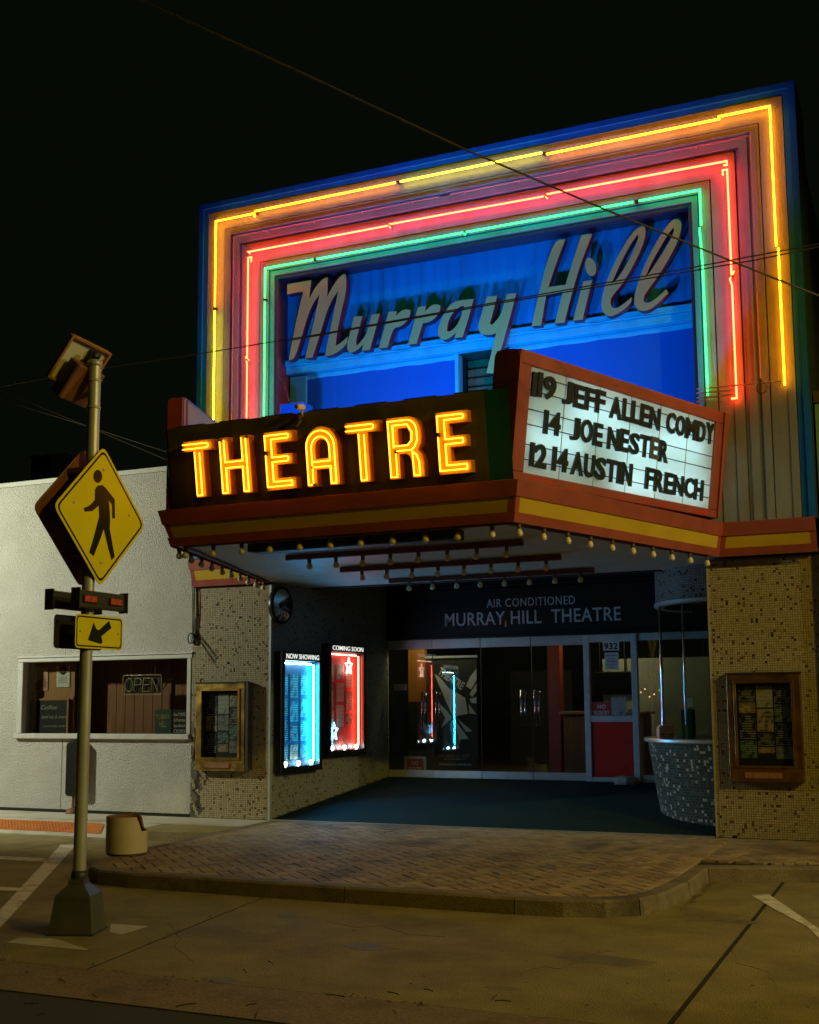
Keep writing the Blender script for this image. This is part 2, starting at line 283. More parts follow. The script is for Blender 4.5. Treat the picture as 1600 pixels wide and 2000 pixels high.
# ---------------------------------------------------------------- building helpers
def V(*a): return np.array(a, float)
def unit(a): a = np.array(a, float); return a/np.linalg.norm(a)
WL = {}
def thing(name, label, cat, loc, group=None):
    o = bpy.data.objects.new(name, None); COL.objects.link(o)
    o.location = [float(c) for c in loc]; o.empty_display_size = 0.1
    o['label'] = label; o['category'] = cat
    if group: o['group'] = group
    WL[o] = np.array(loc, float); return o
def tag(o, label, cat, group=None, kind=None):
    o['label'] = label; o['category'] = cat
    if group: o['group'] = group
    if kind: o['kind'] = kind
    return o
class MB:
    def __init__(s): s.v = []; s.f = []; s.m = []; s.sm = []
    def add(s, vs, fs, mi=0, smooth=False):
        k = len(s.v); s.v += [tuple(float(c) for c in p) for p in vs]
        for f in fs: s.f.append([i+k for i in f]); s.m.append(mi); s.sm.append(smooth)
        return s
    def box(s, a, b, mi=0, bev=0.0):
        x0, y0, z0 = a; x1, y1, z1 = b
        return s.obox(V((x0+x1)/2, (y0+y1)/2, (z0+z1)/2), V(abs(x1-x0)/2, 0, 0), V(0, abs(y1-y0)/2, 0), V(0, 0, abs(z1-z0)/2), mi, bev)
    def obox(s, c, ax, ay, az, mi=0, bev=0.0):
        c, ax, ay, az = [np.array(q, float) for q in (c, ax, ay, az)]
        if bev <= 0:
            vs = [c+i*ax+j*ay+k*az for k in (-1, 1) for j in (-1, 1) for i in (-1, 1)]
            s.add(vs, [(0, 2, 3, 1), (4, 5, 7, 6), (0, 1, 5, 4), (2, 6, 7, 3), (0, 4, 6, 2), (1, 3, 7, 5)], mi)
        else:
            L = [np.linalg.norm(q) for q in (ax, ay, az)]; u = [q/l for q, l in zip((ax, ay, az), L)]
            bv = min(bev, min(L)*0.45)
            vs = []
            for d in range(3):
                e, g = (d+1) % 3, (d+2) % 3
                for sg in (-1, 1):
                    for (p, q) in ((-1, -1), (1, -1), (1, 1), (-1, 1)):
                        vs.append(c+u[d]*sg*L[d]+u[e]*p*(L[e]-bv)+u[g]*q*(L[g]-bv))
            import itertools
            idx = {}
            n = 0
            for d in range(3):
                for sg in (-1, 1):
                    for (p, q) in ((-1, -1), (1, -1), (1, 1), (-1, 1)):
                        t = [0, 0, 0]; t[d] = sg; t[(d+1) % 3] = p; t[(d+2) % 3] = q; idx[(d, tuple(t))] = n; n += 1
            fs = []
            for d in range(3):
                e, g = (d+1) % 3, (d+2) % 3
                for sg in (-1, 1):
                    q = []
                    for (p, w) in ((-1, -1), (1, -1), (1, 1), (-1, 1)):
                        t = [0, 0, 0]; t[d] = sg; t[e] = p; t[g] = w; q.append(idx[(d, tuple(t))])
                    fs.append(q if sg > 0 else q[::-1])
            for d in range(3):                   # edges
                e, g = (d+1) % 3, (d+2) % 3
                for p in (-1, 1):
                    for q in (-1, 1):
                        t0 = [0, 0, 0]; t0[e] = p; t0[g] = q; t1 = list(t0); t0[d] = -1; t1[d] = 1
                        fs.append([idx[(e, tuple(t0))], idx[(e, tuple(t1))], idx[(g, tuple(t1))], idx[(g, tuple(t0))]])
            for t in itertools.product((-1, 1), repeat=3): fs.append([idx[(0, t)], idx[(1, t)], idx[(2, t)]])
            s.add(vs, fs, mi)
        return s
    def quad(s, pts, mi=0): return s.add(pts, [tuple(range(len(pts)))], mi)
    def hexa(s, lo, hi, mi=0):
        n = len(lo); s.add(list(lo)+list(hi), [tuple(range(n))[::-1], tuple(range(n, 2*n))]+[(i, (i+1) % n, n+(i+1) % n, n+i) for i in range(n)], mi); return s
    def prism(s, loops, fn, d0, d1, mi=0, mside=None, back=True):
        """loops: [outer, hole, ...] 2D; fn(a,b,d)->3D; d1 the front"""
        ms = mi if mside is None else mside
        flat = [p for lp in loops for p in lp]
        tris = tessellate_polygon([[Vector((p[0], p[1], 0)) for p in lp] for lp in loops])
        s.add([fn(p[0], p[1], d1) for p in flat], tris, mi)
        if back: s.add([fn(p[0], p[1], d0) for p in flat], [t[::-1] for t in tris], ms)
        for lp in loops:
            n = len(lp); vs = [fn(p[0], p[1], d0) for p in lp]+[fn(p[0], p[1], d1) for p in lp]
            s.add(vs, [(i, (i+1) % n, n+(i+1) % n, n+i) for i in range(n)], ms)
        return s
    def tube(s, path, r, n=6, mi=0, closed=False, caps=True):
        P = [np.array(p, float) for p in path]
        if closed: P = P+[P[0]]
        T = [unit(P[i+1]-P[i]) for i in range(len(P)-1)]
        ref = V(0, 0, 1) if abs(T[0][2]) < 0.9 else V(0, 1, 0)
        u = unit(np.cross(T[0], ref)); rings = []
        for i, p in enumerate(P):
            t = T[0] if i == 0 else (T[-1] if i == len(P)-1 else unit(T[i-1]+T[i]+1e-9))
            u = unit(u-t*(u@t)); w = np.cross(t, u)
            k = 1.0
            if 0 < i < len(P)-1: k = 1/max(0.5, abs(T[i]@t))
            rr = r[i] if isinstance(r, (list, tuple)) else r
            rings.append([p+rr*k*(u*math.cos(a)+w*math.sin(a)) for a in [2*math.pi*j/n for j in range(n)]])
        vs = [q for rg in rings for q in rg]
        fs = [(i*n+j, i*n+(j+1) % n, (i+1)*n+(j+1) % n, (i+1)*n+j) for i in range(len(rings)-1) for j in range(n)]
        s.add(vs, fs, mi, True)
        if caps: s.add(rings[0], [tuple(range(n))[::-1]], mi); s.add(rings[-1], [tuple(range(n))], mi)
        return s
    def lathe(s, c, prof, n=16, mi=0, axis=V(0, 0, 1), a0=0.0, a1=2*math.pi, smooth=True):
        """prof: [(radius, height)]"""
        axis = unit(axis); ref = V(1, 0, 0) if abs(axis[0]) < 0.9 else V(0, 1, 0)
        u = unit(ref-axis*(ref@axis)); w = np.cross(axis, u); full = abs(a1-a0-2*math.pi) < 1e-6
        m = n if full else n+1
        vs = [np.array(c)+axis*h+r*(u*math.cos(a)+w*math.sin(a)) for r, h in prof for a in [a0+(a1-a0)*j/n for j in range(m)]]
        fs = [(i*m+j, i*m+(j+1) % m, (i+1)*m+(j+1) % m, (i+1)*m+j) for i in range(len(prof)-1) for j in range(n)]
        s.add(vs, fs, mi, smooth); return s
    def build(s, name, mats, parent=None, origin=None, link=True):
        if isinstance(mats, str): mats = [mats]
        if parent is not None: org = WL[parent]
        elif origin is not None: org = np.array(origin, float)
        else:
            a = np.array(s.v); org = np.array([(a[:, 0].min()+a[:, 0].max())/2, (a[:, 1].min()+a[:, 1].max())/2, a[:, 2].min()])
        me = bpy.data.meshes.new(name); me.from_pydata((np.array(s.v)-org).tolist(), [], s.f)
        for m in mats: me.materials.append(MATS[m])
        me.polygons.foreach_set('material_index', s.m); me.polygons.foreach_set('use_smooth', s.sm)
        me.update()
        o = bpy.data.objects.new(name, me); COL.objects.link(o)
        if parent is not None: o.parent = parent
        else: o.location = org
        WL[o] = org; return o
def struct(o): o['kind'] = 'structure'; return o
def copyof(src, parent, world):
    """another object with the same mesh whose own origin lies at a world place"""
    o = src.copy(); COL.objects.link(o); o.parent = parent
    o.location = [float(c) for c in (np.array(world)-(WL[parent] if parent is not None else 0))]; WL[o] = np.array(world, float)
    return o
_font = {}
def glyphs(s, bold=0.0, track=1.0):
    key = (s, bold, track)
    if key not in _font:
        cu = bpy.data.curves.new('text', 'FONT'); cu.body = s; cu.offset = bold; cu.space_character = track; cu.resolution_u = 3; cu.fill_mode = 'FRONT'
        o = bpy.data.objects.new('text', cu); COL.objects.link(o)
        me = o.to_mesh(); n = len(me.vertices); co = np.zeros(n*3); me.vertices.foreach_get('co', co); co = co.reshape(-1, 3)[:, :2]
        fs = [tuple(p.vertices) for p in me.polygons]
        o.to_mesh_clear(); bpy.data.objects.remove(o); bpy.data.curves.remove(cu)
        mn, mx = co.min(0), co.max(0); co = (co-mn)/(mx-mn)
        # boundary edges for sides
        ed = {}
        for f in fs:
            for i in range(len(f)):
                a, b = f[i], f[(i+1) % len(f)]
                k = (min(a, b), max(a, b)); ed.setdefault(k, []).append((a, b))
        bd = [v[0] for v in ed.values() if len(v) == 1]
        _font[key] = (co, fs, bd)
    return _font[key]
def text(name, s, P0, ex, ez, Wd, H, depth, m, parent=None, bold=0.0, track=1.0, mside=None, shear=0.0, origin=None):
    co, fs, bd = glyphs(s, bold, track)
    P0, ex, ez = np.array(P0, float), np.array(ex, float), np.array(ez, float); nn = np.cross(ex, ez)
    base = P0+np.outer(co[:, 0]*Wd+co[:, 1]*shear*H, ex)+np.outer(co[:, 1]*H, ez)
    b = MB(); b.add(base+nn*depth, fs, 0)
    n = len(co)
    used = sorted({i for e in bd for i in e}); ix = {q: i for i, q in enumerate(used)}
    b.add(list(base[used])+list(base[used]+nn*depth), [(ix[a], ix[c], ix[c]+len(used), ix[a]+len(used)) for a, c in bd], 1)
    return b.build(name, [m, mside or m], parent, origin)
def mosaic(name, fn, S, T, pitch, palette, parent, gap=0.12, h=0.004, skip=None, seed=1):
    """small square tiles over a surface: fn(s,t,h)->(N,3); palette [(weight, colour)]"""
    g = np.random.default_rng(seed); ns, nt_ = int(S/pitch), int(T/pitch)
    i, j = np.meshgrid(np.arange(ns), np.arange(nt_)); i = i.ravel(); j = j.ravel()
    s0 = i*pitch; t0 = j*pitch
    if skip is not None:
        k = ~skip(s0, t0); s0, t0 = s0[k], t0[k]
    n = len(s0); e0 = gap*pitch/2; e1 = e0+0.06*pitch
    jit = g.uniform(-0.012, 0.012, (n, 2))*pitch*2; hh = h*g.uniform(0.75, 1.15, n)
    vs = []
    for (a, b, top) in ((0, 0, 0), (1, 0, 0), (1, 1, 0), (0, 1, 0), (0, 0, 1), (1, 0, 1), (1, 1, 1), (0, 1, 1)):
        e = e1 if top else e0
        vs.append(fn(s0+jit[:, 0]+(pitch-e if a else e), t0+jit[:, 1]+(pitch-e if b else e), hh*top))
    v = np.stack(vs, 1).reshape(-1, 3)
    base = (np.arange(n)*8)[:, None, None]
    fq = np.array([(4, 5, 6, 7), (0, 1, 5, 4), (1, 2, 6, 5), (2, 3, 7, 6), (3, 0, 4, 7)])[None]+base
    fq = fq.reshape(-1, 4)
    me = bpy.data.meshes.new(name); me.from_pydata((v-WL[parent]).tolist(), [], fq.tolist())
    w = np.array([p[0] for p in palette]); w = w/w.sum(); cols = np.array([p[1] for p in palette])
    c = cols[g.choice(len(w), n, p=w)]*g.uniform(0.86, 1.1, (n, 1))
    at = me.attributes.new('tile', 'FLOAT_COLOR', 'FACE')
    at.data.foreach_set('color', np.repeat(np.c_[c, np.ones(n)], 5, 0).ravel().astype(np.float32))
    me.materials.append(MATS['tile'])
    o = bpy.data.objects.new(name, me); COL.objects.link(o); o.parent = parent; o['kind'] = 'stuff'; WL[o] = WL[parent]
    return o

# ================================================================ THE SETTING
YF, YB, SW = 13.28, 16.5, 0.13           # facade plane, lobby door plane, pavement height
def lobby_z(y): return SW+0.003+(y-YF)*0.355/(YB-YF)
struct(MB().box((-200, -120, -0.25), (200, 260, -0.045)).build('ground', 'asphalt', None, (0, 0, 0)))
struct(MB().box((-60, -80, -0.04), (60, 5.335, 0.0)).build('street', 'asphalt', None, (0, 0, 0)))
struct(MB().box((-60, 5.345, -0.04), (60, 5.94, 0.006)).build('gutter', 'gutter', None, (0, 5.6, 0)))
lot = struct(MB().box((-60, 5.945, -0.04), (60, 13.2, -0.005)).build('parking_pavement', 'joint', None, (0, 8, 0)))
def slab(pts, name='slab', m='concrete', z0=-0.0045, z1=0.0, par=lot):
    pts = [V(p[0], p[1], 0) for p in pts]
    return MB().hexa([p+V(0, 0, z0) for p in pts], [p+V(0, 0, z1) for p in pts]).build(name, m, par)
slab([(-9.45, 5.965), (-4.832, 5.965), (-5.215, 8.72), (-5.65, 11.95), (-9.45, 11.95)])
slab([(-25, 5.965), (-9.475, 5.965), (-9.475, 11.95), (-25, 11.95)])
slab([(-4.802, 5.965), (-1.292, 5.965), (-1.292, 11.3), (-5.6, 11.9), (-5.185, 8.72)])
slab([(-1.258, 5.965), (3.0, 5.965), (3.0, 11.3), (-1.258, 11.3)])
slab([(3.03, 5.965), (25, 5.965), (25, 11.3), (3.03, 11.3)])
def gz(pts, z=0.0): return [atZ(u, v, z)[:2] for u, v in pts]
PL = dict(name='painted_line', m='road_paint', z0=0.001, z1=0.004)
slab(gz([(118, 1651), (150, 1650), (0, 1812), (-60, 1850), (-120, 1860), (0, 1778)]), **PL)
slab(gz([(-80, 1669), (97, 1677.5), (88, 1684), (-80, 1674)]), **PL)
slab(gz([(-80, 1728), (40, 1735), (33, 1741), (-80, 1737)]), **PL)
slab(gz([(1467, 1749), (1503, 1748), (1640, 1843), (1620, 1853), (1577, 1811), (1510, 1775)]), **PL)
slab(gz([(12, 1842), (40, 1832.5), (108, 1834), (179, 1858)]), 'worn_paint', 'concrete_pale', 0.001, 0.003)
slab(gz([(216, 1805), (290, 1810), (235, 1826), (215, 1821)]), 'worn_paint', 'concrete_pale', 0.001, 0.003)

for pts_ in ([(640, 1800), (700, 1812), (745, 1809), (800, 1826), (870, 1830)], [(1010, 1905), (1060, 1888), (1100, 1893), (1165, 1862), (1200, 1858)], [(330, 1800), (350, 1830), (345, 1852), (380, 1880)], [(1420, 1850), (1440, 1880), (1500, 1900), (1520, 1940)]):
    P_ = [atZ(u, v, 0) for u, v in pts_]; Q_ = []
    for a_, b_ in zip(P_[:-1], P_[1:]): Q_ += [a_+(b_-a_)*t_+V(random.uniform(-.015, .015), random.uniform(-.015, .015), 0) for t_ in (0, .25, .5, .75)]
    Q_.append(P_[-1]); L_ = [(q[0], q[1]-.0025*random.uniform(.4, 1)) for q in Q_]; U_ = [(q[0], q[1]+.0025*random.uniform(.4, 1)) for q in Q_]
    slab(L_+U_[::-1], 'crack', 'joint', .0003, .0012)
for (u, v, rx, ry) in ((720, 1850, .22, .12), (1180, 1875, .35, .14), (980, 1930, .12, .06), (430, 1915, .16, .08), (1440, 1800, .2, .1), (560, 1790, .1, .06)):
    c_ = atZ(u, v, 0); slab([(c_[0]+rx*math.cos(t_)*random.uniform(.6, 1.1), c_[1]+ry*math.sin(t_)*random.uniform(.6, 1.1)) for t_ in np.linspace(0, 6.283, 19)[:-1]], 'oil_stain', 'oil', .0002, .0008)

# ---- brick apron with its kerb
OUT = [(-7.82, 13.27), (-7.74, 11.85), (-7.62, 10.5), (-7.5, 9.6), (-7.38, 9.2), (-7.22, 8.93), (-6.98, 8.76), (-6.6, 8.69), (-4.43, 8.68), (-2.98, 8.69),
       (-2.6, 8.72), (-2.3, 8.82), (-2.08, 9.0), (-1.96, 9.3), (-1.89, 10.0), (-1.89, 10.9), (-0.9, 11.22), (3.2, 11.24), (9.0, 11.24)]
OUT = [np.array(p, float) for p in OUT]
def offs(path, d):
    res = []
    for i, p in enumerate(path):
        a = path[max(0, i-1)]; b = path[min(len(path)-1, i+1)]
        t = (b-a)/np.linalg.norm(b-a); res.append(p+d*np.array([-t[1], t[0]]))
    return res
INN = offs(OUT, 0.15)
apron = MB()
poly = [tuple(p) for p in offs(OUT, 0.03)]+[(9.0, 13.27)]
apron.prism([poly], lambda a, b, d: V(a, b, d), 0.003, 0.107)
apron = struct(apron.build('sidewalk', 'joint', None, (-5, 11, 0)))
def kerb(i0, i1):
    P = OUT[i0:i1+1]
    a = [np.array(p) for p in P]; L = [offs(OUT, d)[i0:i1+1] for d in (0.0, 0.006, 0.022, 0.148)]
    prof = [(0, 0.0), (1, SW-0.02), (2, SW-0.002), (3, SW), (3, 0.0)]
    rings = []
    for k in range(len(P)):
        sh = np.zeros(2)
        if k == 0: sh = 0.005*(P[1]-P[0])/np.linalg.norm(P[1]-P[0])
        if k == len(P)-1: sh = -0.005*(P[-1]-P[-2])/np.linalg.norm(P[-1]-P[-2])
        rings.append([V(*(L[q][k]+sh), z) for q, z in prof])
    n = len(prof); b = MB(); b.add([p for r in rings for p in r], [(k*n+j, k*n+(j+1) % n, (k+1)*n+(j+1) % n, (k+1)*n+j) for k in range(len(P)-1) for j in range(n)])
    b.add(rings[0], [tuple(range(n))]); b.add(rings[-1], [tuple(range(n))[::-1]])
    b.build('kerb_stone', 'kerb', apron)
for a, b in ((0, 1), (1, 2), (2, 4), (4, 7), (7, 8), (8, 9), (9, 12), (12, 14), (14, 15), (15, 16), (16, 17), (17, 18)): kerb(a, b)
def clip(poly, region):
    out = list(poly); n = len(region)
    for i in range(n):
        a, b = region[i], region[(i+1) % n]; src, out = out, []
        side = lambda p: (b[0]-a[0])*(p[1]-a[1])-(b[1]-a[1])*(p[0]-a[0])
        for k in range(len(src)):
            p, q = src[k], src[(k+1) % len(src)]; sp, sq = side(p), side(q)
            if sp >= 0: out.append(p)
            if (sp >= 0) != (sq >= 0):
                t = sp/(sp-sq); out.append(p+(q-p)*t)
        if not out: return []
    return out
REG1 = [np.array(p) for p in offs(OUT, 0.152)[:15]]+[np.array((-2.04, 13.262))]
REG2 = [np.array(p) for p in ((-2.036, 11.0), (-1.93, 11.06), (-0.94, 11.378), (6.0, 11.395), (6.0, 13.262), (-2.036, 13.262))]
area2 = lambda P: 0.5*abs(sum(P[i][0]*P[(i+1) % len(P)][1]-P[(i+1) % len(P)][0]*P[i][1] for i in range(len(P))))
BW = 0.112
ca = math.cos(math.radians(45)); E1 = np.array([ca, ca]); E2 = np.array([-ca, ca]); ORG = np.array([-5.0, 11.0])
whole, part = [], []
for i in range(-90, 91):
    for k in range(-24, 25):
        for vert in (0, 1):
            c0 = np.array([i+4*k, i], float)+(np.array([0, 1]) if vert else 0)
            w, h = (1, 2) if vert else (2, 1); g = 0.06
            cell = [c0+(g, g), c0+(w-g, g), c0+(w-g, h-g), c0+(g, h-g)]
            P = [ORG+BW*(c[0]*E1+c[1]*E2) for c in cell]; m = sum(P)/4
            if not (-8.3 < m[0] < 6.2 and 8.4 < m[1] < 13.5): continue
            for R in (REG1, REG2):
                Q = clip(P, R)
                if len(Q) > 2:
                    if area2(Q) > 0.985*area2(P): whole.append((m, vert))
                    elif area2(Q) > 0.0006: part.append(Q)
whole.sort(key=lambda t: np.hypot(*t[0]))
def brick_mesh(b, Q, mi, z):
    Q = [np.array(q) for q in Q]; m = sum(Q)/len(Q); n = len(Q)
    top = [V(*(q+(m-q)/max(1e-6, np.linalg.norm(m-q))*0.005), z) for q in Q]
    b.add([V(*q, 0.106) for q in Q]+[V(*q, z-0.005) for q in Q]+top,
          [(i, (i+1) % n, n+(i+1) % n, n+i) for i in range(n)]+[(n+i, n+(i+1) % n, 2*n+(i+1) % n, 2*n+i) for i in range(n)]+[tuple(range(2*n, 3*n))], mi)
protos = []
for k in range(4):
    b = MB(); hw, hh = BW*(1-0.06), BW*(0.5-0.06); brick_mesh(b, [(-hw, -hh), (hw, -hh), (hw, hh), (-hw, hh)], 0, SW)
    me = bpy.data.meshes.new('brick'); me.from_pydata([list(p) for p in b.v], [], b.f); me.materials.append(BR[k]); protos.append(me)
rest = MB()
for n, (m, vert) in enumerate(whole):
    if n < 290:
        o = bpy.data.objects.new('brick', protos[random.randrange(4)]); COL.objects.link(o); o.parent = apron
        o.location = (m[0]-WL[apron][0], m[1]-WL[apron][1], random.uniform(-0.004, 0.002))
        o.rotation_euler = (random.uniform(-.008, .008), random.uniform(-.008, .008), math.radians(45+(90 if vert else 0)))
    else:
        hw, hh = BW*(1-0.06), BW*(0.5-0.06); d1, d2 = (E2, E1) if vert else (E1, E2)
        brick_mesh(rest, [m-d1*hw-d2*hh, m+d1*hw-d2*hh, m+d1*hw+d2*hh, m-d1*hw+d2*hh] if not vert else [m-d1*hw+d2*hh, m-d1*hw-d2*hh, m+d1*hw-d2*hh, m+d1*hw+d2*hh], random.randrange(4), SW+random.uniform(-0.003, 0.002))
for Q in part: brick_mesh(rest, Q, random.randrange(4), SW+random.uniform(-0.003, 0.001))
ro = rest.build('brick_field', ['brick0', 'brick1', 'brick2', 'brick3'], apron); ro['kind'] = 'stuff'

# ---- pale concrete pavement in front of the shop, with its ramp down to the lot
pv = MB()
pv.hexa([V(-25, 12.5, 0), V(-7.83, 12.5, 0), V(-7.83, 13.27, 0), V(-25, 13.27, 0)], [V(-25, 12.5, SW-.012), V(-7.8, 12.5, SW-.005), V(-7.835, 13.27, SW-.005), V(-25, 13.27, SW-.005)])
pave = struct(pv.build('pavement', 'concrete_pale', None, (-11, 12.8, 0)))
MB().hexa([V(-25, 11.75, 0), V(-8.95, 11.75, 0), V(-8.95, 12.495, 0), V(-25, 12.495, 0)], [V(-25, 11.75, .008), V(-8.95, 11.75, .012), V(-8.95, 12.495, SW-.014), V(-25, 12.495, SW-.014)]).build('ramp', 'concrete_pale', pave)
MB().hexa([V(-8.94, 11.78, 0), V(-7.78, 11.78, 0), V(-7.81, 12.49, 0), V(-8.94, 12.49, 0)], [V(-8.94, 11.8, SW-.03), V(-7.79, 11.8, SW-.012), V(-7.81, 12.49, SW-.008), V(-8.94, 12.49, SW-.012)]).build('slab', 'concrete', pave)
mt = MB(); zr = lambda y: 0.010+(y-11.75)*(SW-.024)/.745
mt.hexa([V(-13, 11.9, zr(11.9)), V(-9.45, 11.9, zr(11.9)), V(-9.75, 12.35, zr(12.35)), V(-13, 12.35, zr(12.35))], [V(-13, 11.9, zr(11.9)+.012), V(-9.45, 11.9, zr(11.9)+.012), V(-9.75, 12.35, zr(12.35)+.012), V(-13, 12.35, zr(12.35)+.012)])
for i in range(62):
    for j in range(8):
        x, y = -13.2255+i*0.052, 11.93+j*0.054
        if x < -9.5-(y-11.9)*0.6: mt.lathe((x, y, zr(y)+.012), [(0.017, 0), (0.012, .007), (0.001, .008)], 6)
mt.build('tactile_mat', 'tactile', pave)
carp = MB(); x0f, x1f = -7.85, -2.2
carp.hexa([V(x0f, YF-.01, 0), V(-0.6, YF-.01, 0), V(-0.6, YB+.1, 0), V(-7.66, YB+.1, 0)], [V(x0f, YF-.01, SW+.004), V(-0.6, YF-.01, SW+.004), V(-0.6, YB+.1, lobby_z(YB+.1)), V(-7.66, YB+.1, lobby_z(YB+.1))])
carp = struct(carp.build('lobby_floor', 'carpet', None, (-5, 15, 0)))
MB().box((x0f+.02, YF-.055, SW-.002), (x1f-.02, YF-.012, SW+.012)).build('threshold', 'metal_grey', carp)

# ================================================================ THE SHOP ON THE LEFT
shop = thing('shop_building', 'low pale stucco shop left of the theatre with one wide window', 'building', (-12, 13.4, 0))
XW = (-12.05, -9.10); ZW = (1.22, 2.27); YS = 13.30
wl = MB()
for a, b in (((-25, YS, 0.0), (XW[0], YS+.3, 4.86)), ((XW[1], YS, 0.0), (-9.085, YS+.3, 4.86)), ((XW[0], YS, 0.0), (XW[1], YS+.3, ZW[0])), ((XW[0], YS, ZW[1]), (XW[1], YS+.3, 4.86))): wl.box(a, b)
wl.build('wall', 'stucco', shop)
MB().box((-25, YS-.015, 4.865), (-9.07, YS+.35, 4.93)).build('coping', 'white_wood', shop)
MB().box((-25, YS-.012, SW-.02), (-9.09, YS-.002, SW+.035)).build('wall_base', 'joint', shop)
MB().box((-11.27, YS-.004, SW+.04), (-11.262, YS-.001, ZW[0]-.06)).build('control_joint', 'grout', shop)
rf = MB().box((-25, YS+.36, 4.5), (-9.0, 24, 4.84)); rf.build('roof', 'roofing', shop)
rl = MB(); xs_ = np.linspace(-16, -9.05, 60); ph = np.cumsum(rng.normal(0, .5, 60))
rl.tube([V(x, YS+.27+.02*math.sin(p_), 4.95+.012*math.sin(p_*1.7)+.006*math.cos(x*9)) for x, p_ in zip(xs_, ph)], [.045+.02*math.sin(p_*1.3) for p_ in ph], 7)
rl.tube([V(x, YS+.42+.03*math.cos(p_), 4.97+.02*math.sin(p_)) for x, p_ in zip(xs_, ph)], [.05+.025*math.cos(p_*.9) for p_ in ph], 7)
rl.build('roof_edge', 'roofing', shop)
wf = MB()
for a, b in (((XW[0]-.05, YS-.035, ZW[1]-.03), (XW[1]+.03, YS+.10, ZW[1]+.03)), ((XW[0]-.05, YS-.03, ZW[0]), (XW[0]+.05, YS+.1, ZW[1]-.031)), ((XW[1]-.06, YS-.03, ZW[0]), (XW[1]+.01, YS+.1, ZW[1]-.031))): wf.box(a, b, 0, .008)
win = wf.build('window', 'white_wood', shop)
MB().box((XW[0]-.07, YS-.07, ZW[0]-.075), (XW[1]+.012, YS+.09, ZW[0]-.002), 0, .01).build('sill', 'white_wood', win)
MB().box((XW[0]-.055, YS-.055, ZW[1]+.032), (XW[1]+.035, YS+.02, ZW[1]+.055)).build('drip_cap', 'white_wood', win)
MB().box((XW[0]+.04, YS+.06, ZW[0]), (XW[1]-.05, YS+.066, ZW[1]-.03)).build('pane', 'pane_shop', win)
ins = MB()
ins.box((XW[0]-.3, YS+.62, .9), (XW[1]+.01, YS+.66, 2.7)); ins.box((XW[0]-.3, YS+.31, .95), (XW[1]+.01, YS+.619, 1.19)); ins.box((XW[0]-.3, YS+.31, 2.55), (XW[1]+.01, YS+.619, 2.6))
ins.build('window_bay', 'brown_wood', shop)
for k in range(7):
    x = -10.95+k*0.16
    MB().box((x, YS+.58, 1.2), (x+.150, YS+.612-.006*(k % 2), 2.5)).build('wall_board', 'brown_wood', shop)
def sheet(name, pts, m, label=None, cat=None, parent=None, th=0.004, group=None):
    """a thin sheet of paper or card from its 4 front corners (world), counter-clockwise from bottom left"""
    p = [np.array(q, float) for q in pts]; n = unit(np.cross(p[1]-p[0], p[3]-p[0]))
    b = MB().hexa([q-n*th for q in p], p); o = b.build(name, m, parent)
    if label: tag(o, label, cat, group)
    return o
def rectY(u0, v0, u1, v1, y):
    a, b = atY(u0, v1, y), atY(u1, v0, y); return [V(a[0], y, a[2]), V(b[0], y, a[2]), V(b[0], y, b[2]), V(a[0], y, b[2])]
def rect(x0, x1, z0, z1, y): return [V(x0, y, z0), V(x1, y, z0), V(x1, y, z1), V(x0, y, z1)]
yi = YS+.24
nb = thing('notice_board', 'brown wooden notice board at the left end of the shop window', 'board', (-11.85, yi, 1.2))
MB().box((-12.15, yi, 1.2), (-11.28, yi+.03, 2.35)).build('board', 'tan_wood', nb)
MB().box((-12.15, yi-.02, 1.70), (-11.28, yi-.001, 1.735)).build('ledge', 'tan_wood', nb)
def signboard(name, label, r, mboard, y, th=.012, cat='sign'):
    x0, x1, z0, z1 = r
    t = thing(name, label, cat, ((x0+x1)/2, y, z0)); MB().box((x0, y, z0), (x1, y+th, z1)).build('panel', mboard, t); return t
t = signboard('poster', 'pink poster with a dark rider on the shop notice board', (-12.02, -11.76, 1.83, 2.18), 'pink_plastic', yi-.016, cat='poster')
MB().prism([[(-12.0, 1.84), (-11.9, 1.84), (-11.84, 1.9), (-11.8, 1.86), (-11.78, 1.95), (-11.84, 2.05), (-11.88, 2.0), (-11.94, 1.98), (-12.0, 1.94)]], lambda a, b, d: V(a, yi-.016-d, b), 0, .002).build('picture', 'brown_wood', t)
t = signboard('poster', 'white paper with an orange and green crest on the shop notice board', (-11.6, -11.36, 1.88, 2.20), 'white_print', yi-.016, cat='poster')
MB().lathe((-11.48, yi-.016, 2.12), [(.0001, .003), (.062, .003), (.062, 0)], 16, 0, V(0, -1, 0)).build('crest', 'green_sign', t)
MB().prism([[(-11.6, 2.1), (-11.55, 2.16), (-11.59, 2.2), (-11.37, 2.2), (-11.41, 2.16), (-11.36, 2.1), (-11.48, 2.06)]], lambda a, b, d: V(a, yi-.016-d, b), 0, .002).build('ribbon', 'orange_wall', t)
text('lettering', 'CE', (-11.515, yi-.0195, 2.095), (1, 0, 0), (0, 0, 1), .07, .05, .001, 'red_print', t, .01)
for k in range(4): text('lettering', 'the coffee house bar', (-11.57, yi-.0165, 2.02-.025*k), (1, 0, 0), (0, 0, 1), .16+.01*(k % 2), .012, .001, 'black_board', t)
t = signboard('chalkboard', 'black chalkboard with faint handwriting low in the shop window', (-12.06, -11.36, 1.22, 1.69), 'black_board', yi-.05, cat='chalkboard')
fr = MB()
for a, b in (((-12.09, yi-.06, 1.20), (-11.33, yi-.035, 1.219)), ((-12.09, yi-.06, 1.691), (-11.33, yi-.035, 1.715)), ((-11.359, yi-.06, 1.22), (-11.33, yi-.035, 1.69))): fr.box(a, b)
fr.build('frame', 'tan_wood', t)
